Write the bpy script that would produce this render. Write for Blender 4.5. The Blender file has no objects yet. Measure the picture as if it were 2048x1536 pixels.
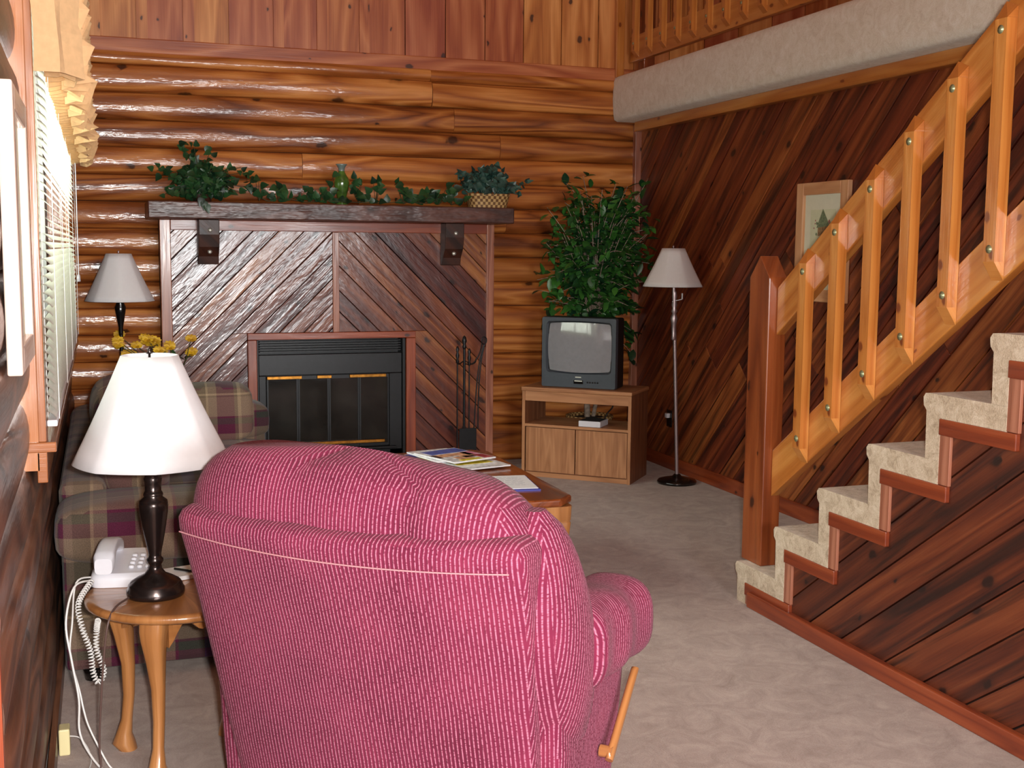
import bpy, math, random
import numpy as np
from mathutils import Matrix, Vector
random.seed(7)
PI = math.pi
SC = bpy.context.scene
COL = SC.collection

# ---------------------------------------------------------------- camera
cam_d = bpy.data.cameras.new('camera')
cam = bpy.data.objects.new('camera', cam_d)
COL.objects.link(cam)
SC.camera = cam
cam_d.sensor_width = 36.0
cam_d.lens = 2350 * 36.0 / 2048
cam_d.clip_start = 0.02
pitch, yaw, roll = 0.113979, 0.337151, 0.008641
cy_, sy_, cp_, sp_ = math.cos(yaw), math.sin(yaw), math.cos(pitch), math.sin(pitch)
F = Vector((sy_ * cp_, cy_ * cp_, -sp_))
Rt = Vector((cy_, -sy_, 0))
Up = Rt.cross(F)
R2 = math.cos(roll) * Rt + math.sin(roll) * Up
U2 = -math.sin(roll) * Rt + math.cos(roll) * Up
CAM = Vector((0, 0, 1.4))
cam.matrix_world = Matrix(((R2.x, U2.x, -F.x, CAM.x), (R2.y, U2.y, -F.y, CAM.y),
                           (R2.z, U2.z, -F.z, CAM.z), (0, 0, 0, 1)))

# ---------------------------------------------------------------- view, world, lights
SC.view_settings.view_transform = 'Standard'
SC.view_settings.look = 'None'
SC.view_settings.gamma = 1
SC.view_settings.use_curve_mapping = False
SC.view_settings.exposure = 0.06

def lin(c):
    r = []
    for x in c[:3]:
        x = x / 255.0
        r.append(x / 12.92 if x <= 0.04045 else ((x + 0.055) / 1.055) ** 2.4)
    return (r[0], r[1], r[2], 1.0)

world = bpy.data.worlds.new('daylight')
SC.world = world
world.use_nodes = True
wt = world.node_tree
wt.nodes.clear()
wo = wt.nodes.new('ShaderNodeOutputWorld')
wb = wt.nodes.new('ShaderNodeBackground')
wr = wt.nodes.new('ShaderNodeValToRGB')
ws = wt.nodes.new('ShaderNodeSeparateXYZ')
wc = wt.nodes.new('ShaderNodeTexCoord')
wt.links.new(wc.outputs['Generated'], ws.inputs[0])
wm = wt.nodes.new('ShaderNodeMapRange')
wm.inputs['From Min'].default_value = -0.3
wm.inputs['From Max'].default_value = 0.5
wt.links.new(ws.outputs['Z'], wm.inputs['Value'])
wt.links.new(wm.outputs[0], wr.inputs[0])
wr.color_ramp.elements[0].color = lin((95, 110, 60))
wr.color_ramp.elements[1].color = lin((225, 238, 255))
e = wr.color_ramp.elements.new(0.45)
e.color = lin((150, 165, 95))
wt.links.new(wr.outputs[0], wb.inputs[0])
wb.inputs[1].default_value = 2.2
wt.links.new(wb.outputs[0], wo.inputs[0])

def area(name, loc, target, sx, sy, power, color=(1, 1, 1)):
    l = bpy.data.lights.new(name, 'AREA')
    l.shape = 'RECTANGLE'
    l.size, l.size_y, l.energy, l.color = sx, sy, power, color
    o = bpy.data.objects.new(name, l)
    COL.objects.link(o)
    o.location = loc
    d = Vector(target) - Vector(loc)
    o.rotation_euler = d.to_track_quat('-Z', 'Y').to_euler()
    return o

# the camera's own flash, just right of and above the lens
area('camera_flash', CAM + Rt * 0.055 + U2 * 0.03, CAM + Rt * 0.055 + F * 3, 0.05, 0.03, 105, (1.0, 0.95, 0.90))
# daylight entering by the two windows of the wall behind the camera
area('rear_window_daylight', (1.0, -3.35, 1.65), (1.3, 3, 1.2), 1.5, 1.1, 210, (0.95, 0.98, 1.0))
area('rear_window_daylight', (3.0, -3.35, 1.65), (2.4, 3, 1.2), 1.1, 1.1, 150, (0.95, 0.98, 1.0))
# daylight at the side window
area('side_window_daylight', (-0.42, 4.65, 1.75), (2.2, 4.9, 0.9), 3.0, 1.1, 110, (0.96, 1.0, 0.9))

# ---------------------------------------------------------------- node helper + materials
class NT:
    def __init__(s, name, rough=0.6, spec=0.5, coat=0.0, coat_rough=0.1, metal=0.0, sheen=0.0):
        s.m = bpy.data.materials.new(name)
        s.m.use_nodes = True
        s.t = s.m.node_tree
        s.b = s.t.nodes['Principled BSDF']
        s.b.inputs['Roughness'].default_value = rough
        s.b.inputs['Specular IOR Level'].default_value = spec
        s.b.inputs['Coat Weight'].default_value = coat
        s.b.inputs['Coat Roughness'].default_value = coat_rough
        s.b.inputs['Metallic'].default_value = metal
        s.b.inputs['Sheen Weight'].default_value = sheen

    def n(s, typ, **kw):
        nd = s.t.nodes.new('ShaderNode' + typ)
        for k, v in kw.items():
            setattr(nd, k, v)
        return nd

    def l(s, a, b):
        s.t.links.new(a, b)

    def inp(s, sock, v):
        if isinstance(v, bpy.types.NodeSocket):
            s.l(v, sock)
        else:
            sock.default_value = v

    def math(s, op, a, b=0.0, clamp=False):
        nd = s.n('Math', operation=op, use_clamp=clamp)
        s.inp(nd.inputs[0], a)
        s.inp(nd.inputs[1], b)
        return nd.outputs[0]

    def vmul(s, v, f):
        nd = s.n('VectorMath', operation='MULTIPLY')
        s.inp(nd.inputs[0], v)
        nd.inputs[1].default_value = f
        return nd.outputs[0]

    def noise(s, v, scale, detail=2, rough=0.5, dist=0.0):
        nd = s.n('TexNoise')
        s.l(v, nd.inputs['Vector'])
        nd.inputs['Scale'].default_value = scale
        nd.inputs['Detail'].default_value = detail
        nd.inputs['Roughness'].default_value = rough
        nd.inputs['Distortion'].default_value = dist
        return nd.outputs[0]

    def ramp(s, f, stops, interp='LINEAR'):
        nd = s.n('ValToRGB')
        nd.color_ramp.interpolation = interp
        el = nd.color_ramp.elements
        el[0].position, el[0].color = stops[0][0], lin(stops[0][1])
        el[1].position, el[1].color = stops[-1][0], lin(stops[-1][1])
        for p, c in stops[1:-1]:
            e = el.new(p)
            e.color = lin(c)
        s.inp(nd.inputs[0], f)
        return nd.outputs[0]

    def smooth(s, v, a, b):
        nd = s.n('MapRange', interpolation_type='SMOOTHSTEP')
        s.inp(nd.inputs['Value'], v)
        nd.inputs['From Min'].default_value = a
        nd.inputs['From Max'].default_value = b
        return nd.outputs[0]

    def rng(s, v, a, b, c, d):
        nd = s.n('MapRange')
        s.inp(nd.inputs['Value'], v)
        nd.inputs['From Min'].default_value = a
        nd.inputs['From Max'].default_value = b
        nd.inputs['To Min'].default_value = c
        nd.inputs['To Max'].default_value = d
        return nd.outputs[0]

    def mix(s, f, a, b, typ='MIX'):
        nd = s.n('Mix', data_type='RGBA', blend_type=typ)
        s.inp(nd.inputs['Factor'], f)
        s.inp(nd.inputs['A'], a if isinstance(a, bpy.types.NodeSocket) else lin(a))
        s.inp(nd.inputs['B'], b if isinstance(b, bpy.types.NodeSocket) else lin(b))
        return nd.outputs['Result']

    def hsv(s, c, val, sat=1.0, hue=0.5):
        nd = s.n('HueSaturation')
        s.l(c, nd.inputs['Color'])
        s.inp(nd.inputs['Value'], val)
        s.inp(nd.inputs['Saturation'], sat)
        s.inp(nd.inputs['Hue'], hue)
        return nd.outputs[0]

    def bump(s, h, strength=0.3, dist=0.01):
        nd = s.n('Bump')
        nd.inputs['Strength'].default_value = strength
        nd.inputs['Distance'].default_value = dist
        s.l(h, nd.inputs['Height'])
        s.l(nd.outputs[0], s.b.inputs['Normal'])
        s.l(nd.outputs[0], s.b.inputs['Coat Normal'])

    def color(s, c):
        s.inp(s.b.inputs['Base Color'], c if isinstance(c, bpy.types.NodeSocket) else lin(c))

def wood(name, cols, along=1.0, across=9.0, rings=7.0, knot=0.5, kscale=3.0, rough=0.4, coat=0.3, coat_rough=0.15,
         var=0.2, fine=0.3, blot=0.3, bump=0.15, knot_col=(45, 22, 12), wav=0.0, streak=0.0, huevar=0.0, spec=0.5, shift=0.0):
    m = NT(name, rough=rough, coat=coat, coat_rough=coat_rough, spec=spec)
    uv = m.n('TexCoord').outputs['UV']
    rnd = m.n('NewGeometry').outputs['Random Per Island']
    off = m.n('CombineXYZ')
    m.l(m.math('MULTIPLY', rnd, 37.0), off.inputs[0])
    m.l(m.math('MULTIPLY', rnd, 91.0), off.inputs[1])
    add = m.n('VectorMath', operation='ADD')
    m.l(uv, add.inputs[0])
    m.l(off.outputs[0], add.inputs[1])
    v = add.outputs[0]
    n1 = m.noise(m.vmul(v, (along, across, 1)), 1.0, 2, 0.45, 0.35)
    r = m.math('PINGPONG', m.math('MULTIPLY', n1, rings), 0.5)
    r = m.math('MULTIPLY', r, 2.0)
    fn = m.noise(m.vmul(v, (3.0, 130.0, 1)), 1.0, 2, 0.6)
    bl = m.noise(m.vmul(v, (1.3, 5.0, 1)), 1.0, 3, 0.6, 0.5)
    w = 1.0 - fine - blot
    f = m.math('ADD', m.math('MULTIPLY', r, w), m.math('ADD', m.math('MULTIPLY', fn, fine), m.math('MULTIPLY', bl, blot)))
    f = m.math('ADD', f, m.rng(rnd, 0, 1, -shift, shift))
    f = m.rng(f, 0.22, 0.78, 0.0, 1.0)
    k = len(cols)
    c = m.ramp(f, [(i / (k - 1.0), cols[i]) for i in range(k)])
    if streak > 0:
        sn = m.noise(m.vmul(v, (0.9, 14.0, 1)), 1.0, 3, 0.65, 0.6)
        c = m.mix(m.math('MULTIPLY', m.smooth(sn, 0.50, 0.68), streak), c, knot_col)
    if knot > 0:
        vo = m.n('TexVoronoi')
        vo.voronoi_dimensions = '2D'
        wob = m.noise(v, 25.0, 1)
        kv = m.n('VectorMath', operation='ADD')
        m.l(m.vmul(v, (kscale, kscale * 1.7, 1)), kv.inputs[0])
        m.l(m.math('MULTIPLY', wob, 0.12), kv.inputs[1])
        m.l(kv.outputs[0], vo.inputs['Vector'])
        vo.inputs['Scale'].default_value = 1.0
        sep = m.n('SeparateColor')
        m.l(vo.outputs['Color'], sep.inputs[0])
        gate = m.math('GREATER_THAN', sep.outputs[0], 1.0 - knot)
        size = m.math('MULTIPLY', m.math('ADD', sep.outputs[1], 0.35), 0.085)
        km = m.math('DIVIDE', vo.outputs['Distance'], size)
        halo = m.math('MULTIPLY', m.math('SUBTRACT', 1.0, m.smooth(km, 0.5, 2.2)), gate)
        core = m.math('MULTIPLY', m.math('SUBTRACT', 1.0, m.smooth(km, 0.55, 1.05)), gate)
        c = m.mix(m.math('MULTIPLY', halo, 0.45), c, cols[0])
        c = m.mix(m.math('MULTIPLY', core, 0.85), c, knot_col)
    val = m.rng(rnd, 0, 1, 1 - var, 1 + var)
    c = m.hsv(c, val, 1.0, m.rng(rnd, 0, 1, 0.5 - huevar, 0.5 + huevar) if huevar else 0.5)
    m.color(c)
    h = m.math('ADD', m.math('MULTIPLY', fn, 0.35), m.math('MULTIPLY', r, 0.3))
    if wav > 0:
        h = m.math('ADD', h, m.math('MULTIPLY', m.noise(m.vmul(v, (5.0, 14.0, 1)), 1.0, 3, 0.6), wav))
    m.bump(h, 1.0, bump * 0.01)
    return m.m

def plain(name, c, rough=0.5, metal=0.0, coat=0.0, spec=0.5, nz=0.0, nscale=40, bump=0.0, sheen=0.0):
    m = NT(name, rough=rough, metal=metal, coat=coat, spec=spec, sheen=sheen)
    ob = m.n('TexCoord').outputs['Object']
    n = m.noise(ob, nscale, 3, 0.6)
    base = m.ramp(n, [(0.3, tuple(x * (1 - nz) for x in c)), (0.7, tuple(min(255, x * (1 + nz)) for x in c))])
    m.color(base)
    if bump:
        m.bump(n, 1.0, bump)
    return m.m

def carpet(name, c1, c2, c3, s=1.0):
    m = NT(name, rough=0.95, spec=0.1, sheen=0.2)
    ob = m.n('TexCoord').outputs['Object']
    a = m.noise(ob, 9.0 * s, 5, 0.75, 0.9)
    b = m.noise(ob, 230, 2, 0.6)
    f = m.math('ADD', m.math('MULTIPLY', a, 0.72), m.math('MULTIPLY', b, 0.28))
    m.color(m.ramp(f, [(0.32, c1), (0.5, c2), (0.68, c3)]))
    m.bump(m.math('ADD', m.math('MULTIPLY', b, 0.5), m.math('MULTIPLY', a, 0.15)), 1.0, 0.004)
    return m.m

M = {}
M['log'] = wood('varnished_log', [(108, 52, 18), (156, 86, 36), (184, 112, 52), (208, 138, 74)], along=0.55, across=6.0, rings=7,
                knot=0.5, kscale=2.2, rough=0.42, coat=0.55, coat_rough=0.1, var=0.12, wav=2.2, bump=0.22, fine=0.25, blot=0.35, spec=0.3,
                shift=0.08)
M['log_side'] = wood('dark_brown_log', [(58, 34, 24), (88, 54, 36), (112, 72, 50), (130, 88, 64)], along=0.9, across=7.0, rings=6,  # darker, greyer brown than the back wall logs
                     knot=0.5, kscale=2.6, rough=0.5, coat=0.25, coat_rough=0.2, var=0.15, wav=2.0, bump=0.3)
M['pine_board'] = wood('pine_board', [(150, 72, 34), (178, 98, 50), (200, 122, 70), (216, 142, 88)], along=0.7, across=6.0, rings=5,
                       knot=0.6, kscale=3.4, rough=0.45, coat=0.25, var=0.2, fine=0.3, blot=0.35, huevar=0.012)
M['cedar'] = wood('dark_cedar_plank', [(58, 20, 10), (102, 42, 18), (132, 62, 29), (156, 84, 44)], along=0.6, across=9.0, rings=5,
                  knot=0.5, kscale=3.2, rough=0.5, coat=0.15, coat_rough=0.3, var=0.2, fine=0.35, blot=0.35,
                  knot_col=(28, 9, 6), streak=0.7, huevar=0.008, bump=0.2, shift=0.1)
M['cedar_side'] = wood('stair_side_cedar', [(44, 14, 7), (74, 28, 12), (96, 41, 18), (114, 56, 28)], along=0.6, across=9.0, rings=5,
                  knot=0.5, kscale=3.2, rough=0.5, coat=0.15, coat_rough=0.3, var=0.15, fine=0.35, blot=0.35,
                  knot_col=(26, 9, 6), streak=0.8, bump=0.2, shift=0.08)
M['cedar_fire'] = wood('fireplace_cedar_plank', [(62, 22, 16), (94, 40, 24), (122, 60, 32), (152, 88, 48)], along=0.6,
                       across=7.0, rings=5, knot=0.85, kscale=3.6, rough=0.40, coat=0.75, coat_rough=0.13, var=0.3,
                       fine=0.35, blot=0.35, knot_col=(35, 14, 12), wav=2.3, bump=0.2, huevar=0.010, shift=0.17)
M['trim_red'] = wood('red_cedar_trim', [(112, 42, 20), (140, 60, 28), (160, 76, 40)], rings=4, knot=0.3, kscale=5,
                     rough=0.42, coat=0.4, var=0.12)
M['trim_pink'] = wood('pale_cedar_trim', [(134, 78, 58), (160, 98, 74), (184, 122, 96)], rings=5, knot=0.4, kscale=6,
                      rough=0.4, coat=0.4, var=0.1)
M['rail'] = wood('orange_pine_rail', [(172, 98, 38), (188, 114, 50), (200, 130, 62), (210, 144, 76)], along=0.8, across=8.0,
                 rings=4, knot=0.55, kscale=5.0, rough=0.3, coat=0.6, coat_rough=0.15, var=0.08, knot_col=(110, 42, 14), fine=0.3,
                 wav=1.0)
M['post'] = wood('red_pine_post', [(104, 44, 16), (134, 64, 28), (156, 82, 40)], along=0.7, across=8.0, rings=4, knot=0.5,
                 kscale=4.0, rough=0.34, coat=0.5, var=0.05, streak=0.2)
M['mantel'] = wood('rough_dark_mantel', [(52, 26, 18), (78, 42, 32), (104, 62, 50)], along=2.0, across=6.0, rings=4, knot=0.2,
                   rough=0.5, coat=0.5, coat_rough=0.25, var=0.05, wav=3.0, bump=0.4)
M['corbel'] = wood('dark_corbel', [(34, 14, 8), (54, 24, 12), (72, 34, 18)], rings=3, knot=0.0, rough=0.6, coat=0.1, var=0.05)
M['oak'] = wood('honey_oak', [(144, 92, 50), (166, 110, 62), (182, 126, 76)], along=1.0, across=12.0, rings=4, knot=0.0,
                rough=0.3, coat=0.6, coat_rough=0.12, var=0.05)
M['table_top'] = wood('brown_table_veneer', [(92, 40, 16), (122, 58, 24), (142, 74, 34)], along=1.0, across=10.0, rings=4,
                      knot=0.0, rough=0.3, coat=0.6, coat_rough=0.12, var=0.04)
M['laminate'] = wood('oak_laminate', [(150, 98, 62), (172, 118, 78), (190, 136, 94)], along=1.2, across=14.0, rings=5,
                     knot=0.0, rough=0.5, coat=0.05, var=0.06)
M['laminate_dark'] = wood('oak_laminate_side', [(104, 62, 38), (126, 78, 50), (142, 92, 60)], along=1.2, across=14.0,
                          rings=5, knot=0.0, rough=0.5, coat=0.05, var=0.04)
M['frame_wood'] = wood('pale_frame_wood', [(196, 140, 98), (214, 160, 116), (226, 178, 136)], rings=4, knot=0.0, rough=0.45,
                       coat=0.2, var=0.04)
M['frame_flash_lit'] = wood('flash_lit_frame_wood', [(206, 178, 164), (220, 194, 180), (230, 208, 196)], rings=4, knot=0.0, rough=0.4, var=0.03)  # paler copy of the frame wood, flash overexposure put into its colour
M['casing'] = wood('orange_window_casing', [(140, 82, 46), (160, 98, 58), (176, 114, 70)], rings=4, knot=0.0, rough=0.25,
                   coat=0.6, coat_rough=0.12, var=0.05)
M['dark_back'] = plain('dark_gap', (24, 12, 8), 0.9)
M['floor_carpet'] = carpet('grey_beige_carpet', (142, 120, 108), (166, 145, 134), (186, 167, 156))
M['stair_carpet'] = carpet('beige_stair_carpet', (152, 130, 106), (196, 176, 152), (222, 206, 186), 2.4)
M['fascia_carpet'] = carpet('pale_carpet_edge', (216, 202, 182), (234, 224, 208), (246, 240, 230), 2.0)
M['black_metal'] = plain('black_enamel', (22, 22, 24), 0.4, 0.3, nz=0.15)
M['black_matte'] = plain('sooty_black', (12, 12, 12), 0.8)
M['smoke_glass'] = plain('sooty_glass', (26, 25, 22), 0.12, 0.0, coat=0.3, nz=0.5, nscale=7)
M['brass'] = plain('aged_brass', (166, 112, 44), 0.35, 0.85, nz=0.2)
M['chrome'] = plain('bright_bolt_steel', (220, 220, 210), 0.45, 0.8)
M['zinc'] = plain('zinc_washer', (150, 155, 120), 0.4, 0.6, nz=0.2, nscale=300)
M['pewter'] = plain('dark_pewter', (78, 68, 66), 0.22, 0.9, nz=0.08, nscale=12)
M['lamp_pole'] = plain('brushed_nickel_pole', (176, 160, 164), 0.35, 0.8)
M['black_gloss'] = plain('black_gloss', (20, 18, 18), 0.2, 0.3, coat=0.5)
M['tv_grey'] = plain('charcoal_tv_plastic', (66, 72, 80), 0.42, nz=0.03)
M['tv_black'] = plain('black_tv_plastic', (16, 16, 18), 0.5)
M['screen'] = plain('grey_glass_screen', (140, 140, 144), 0.06, spec=0.8, coat=0.6, nz=0.02)
M['white_plastic'] = plain('white_plastic', (214, 212, 218), 0.35, nz=0.01)
M['white_cord'] = plain('white_cord', (214, 210, 206), 0.45)
M['brown_cord'] = plain('brown_cord', (84, 62, 56), 0.5)
M['black_cord'] = plain('black_cord', (18, 16, 16), 0.5)
M['cream'] = plain('cream_plastic', (214, 200, 150), 0.5)
M['paper'] = plain('white_paper', (214, 212, 214), 0.7, nz=0.02)
M['vase'] = plain('green_glaze', (72, 104, 42), 0.18, coat=0.6, nz=0.25, nscale=18)
M['vase_rim'] = plain('grey_blue_glaze', (112, 128, 124), 0.3, coat=0.4, nz=0.1)
M['blue_card'] = plain('blue_card', (58, 62, 150), 0.5)
M['bark'] = plain('pale_bark', (150, 132, 116), 0.8, nz=0.25, nscale=30, bump=0.004)
M['stem'] = plain('green_brown_stem', (70, 66, 36), 0.7)
M['soil'] = plain('dark_moss', (48, 38, 24), 0.95, nz=0.4, nscale=60, bump=0.01)
M['mat'] = plain('ivory_mat', (226, 226, 204), 0.8, nz=0.01)
M['print_paper'] = plain('cream_print', (214, 218, 186), 0.8, nz=0.02)
M['print_brown'] = plain('print_brown', (142, 112, 78), 0.8, nz=0.2, nscale=80)
M['print_green'] = plain('print_green', (112, 126, 96), 0.8, nz=0.2, nscale=80)
M['print_rose'] = plain('print_rose', (176, 122, 112), 0.8)
M['print_blue'] = plain('print_blue', (176, 196, 206), 0.8)

def leafmat(name, c1, c2, rough=0.4):
    m = NT(name, rough=rough, spec=0.5)
    rnd = m.n('NewGeometry').outputs['Random Per Island']
    ob = m.n('TexCoord').outputs['Object']
    f = m.math('ADD', m.math('MULTIPLY', rnd, 0.8), m.math('MULTIPLY', m.noise(ob, 60, 2), 0.2))
    m.color(m.ramp(f, [(0.1, c1), (0.9, c2)]))
    return m.m

M['ficus'] = leafmat('ficus_leaf', (16, 48, 30), (64, 120, 46))
M['ivy'] = leafmat('ivy_leaf', (14, 40, 24), (44, 84, 44))
M['ivy_blue'] = leafmat('blue_green_ivy_leaf', (20, 48, 44), (66, 100, 88))
M['yellow'] = leafmat('yellow_petal', (180, 130, 20), (230, 186, 40), 0.6)

def fabric_stripe():
    m = NT('rose_corduroy_stripe', rough=0.9, spec=0.1, sheen=0.06)
    uv = m.n('TexCoord').outputs['UV']
    sep = m.n('SeparateXYZ')
    m.l(uv, sep.inputs[0])
    wob = m.noise(uv, 6.0, 2)
    x = m.math('ADD', sep.outputs[0], m.math('MULTIPLY', wob, 0.006))
    ph = m.math('PINGPONG', m.math('MULTIPLY', x, 1 / 0.0092), 0.5)
    line = m.smooth(ph, 0.24, 0.44)
    dash = m.noise(m.vmul(uv, (110, 260, 1)), 1.0, 1)
    line2 = m.math('MULTIPLY', line, m.smooth(dash, 0.25, 0.62))
    cloud = m.noise(uv, 4.5, 4, 0.6)
    base = m.ramp(cloud, [(0.25, (90, 24, 46)), (0.5, (112, 34, 60)), (0.75, (130, 44, 70))])
    c = m.mix(m.math('MULTIPLY', line2, 0.92), base, (192, 118, 142))
    m.color(c)
    m.bump(line, 0.9, 0.0012)
    return m.m

def fabric_plaid():
    m = NT('plaid_upholstery', rough=0.9, spec=0.1, sheen=0.15)
    uv = m.n('TexCoord').outputs['UV']
    sep = m.n('SeparateXYZ')
    m.l(uv, sep.inputs[0])
    O, B, G, N, T, Cc = (98, 84, 68), (82, 32, 54), (54, 56, 50), (42, 50, 92), (122, 102, 86), (152, 132, 106)
    st = [(0.0, B), (0.16, O), (0.19, Cc), (0.22, T), (0.38, B), (0.40, G), (0.56, N), (0.66, G), (0.72, B),
          (0.75, T), (0.80, O), (0.90, Cc), (0.92, T), (1.0, B)]
    st2 = [(0.0, T), (0.2, B), (0.3, G), (0.36, B), (0.38, T), (0.58, O), (0.6, Cc), (0.62, O), (0.8, B), (0.84, G), (1.0, T)]
    cx = m.ramp(m.math('FRACT', m.math('MULTIPLY', sep.outputs[0], 1 / 0.52)), st, 'CONSTANT')
    cz = m.ramp(m.math('FRACT', m.math('ADD', m.math('MULTIPLY', sep.outputs[1], 1 / 0.46), 0.12)), st2, 'CONSTANT')
    c = m.mix(0.5, cx, cz)
    w = m.noise(m.vmul(uv, (300, 300, 1)), 1.0, 1)
    m.color(m.hsv(c, m.rng(w, 0.3, 0.7, 0.8, 1.2)))
    m.bump(w, 1.0, 0.001)
    return m.m

M['rose'] = fabric_stripe()
M['plaid'] = fabric_plaid()
M['seam'] = plain('pale_seam_thread', (188, 130, 136), 0.8)

def cloth(name, c, emit=0, trans=0.0, rough=0.9, nz=0.06):
    m = NT(name, rough=rough, spec=0.15, sheen=0.1)
    ob = m.n('TexCoord').outputs['Object']
    n = m.noise(ob, 60, 3)
    col = m.ramp(n, [(0.3, tuple(x * (1 - nz) for x in c)), (0.7, c)])
    m.color(col)
    if trans:
        tr = m.n('BsdfTranslucent')
        m.l(col, tr.inputs['Color'])
        mx = m.n('MixShader')
        mx.inputs[0].default_value = trans
        m.l(m.b.outputs[0], mx.inputs[1])
        m.l(tr.outputs[0], mx.inputs[2])
        m.l(mx.outputs[0], m.t.nodes['Material Output'].inputs[0])
    return m.m

M['valance'] = cloth('tan_valance_cloth', (222, 184, 138), trans=0.3)
M['shade'] = cloth('white_lampshade_cloth', (236, 234, 236), trans=0.15, nz=0.01)
M['slat'] = cloth('white_blind_slat', (226, 226, 214), trans=0.3, rough=0.4)

def basketmat():
    m = NT('woven_wicker', rough=0.6)
    uv = m.n('TexCoord').outputs['UV']
    ch = m.n('TexChecker')
    m.l(m.vmul(uv, (55, 55, 1)), ch.inputs['Vector'])
    ch.inputs['Scale'].default_value = 1.0
    ch.inputs['Color1'].default_value = lin((196, 160, 104))
    ch.inputs['Color2'].default_value = lin((112, 76, 40))
    m.color(ch.outputs[0])
    return m.m
M['wicker'] = basketmat()

def glassmat():
    m = NT('window_glass', rough=0.02)
    t_ = m.n('BsdfTransparent')
    t_.inputs['Color'].default_value = (0.95, 0.97, 0.95, 1)
    g_ = m.n('BsdfGlossy')
    g_.inputs['Roughness'].default_value = 0.02
    fr_ = m.n('Fresnel')
    fr_.inputs['IOR'].default_value = 1.45
    mx = m.n('MixShader')
    m.l(fr_.outputs[0], mx.inputs[0])
    m.l(t_.outputs[0], mx.inputs[1])
    m.l(g_.outputs[0], mx.inputs[2])
    m.l(mx.outputs[0], m.t.nodes['Material Output'].inputs[0])
    return m.m
M['glass'] = glassmat()

# ---------------------------------------------------------------- mesh builder
def V(*a):
    return np.array(a, float)

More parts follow.
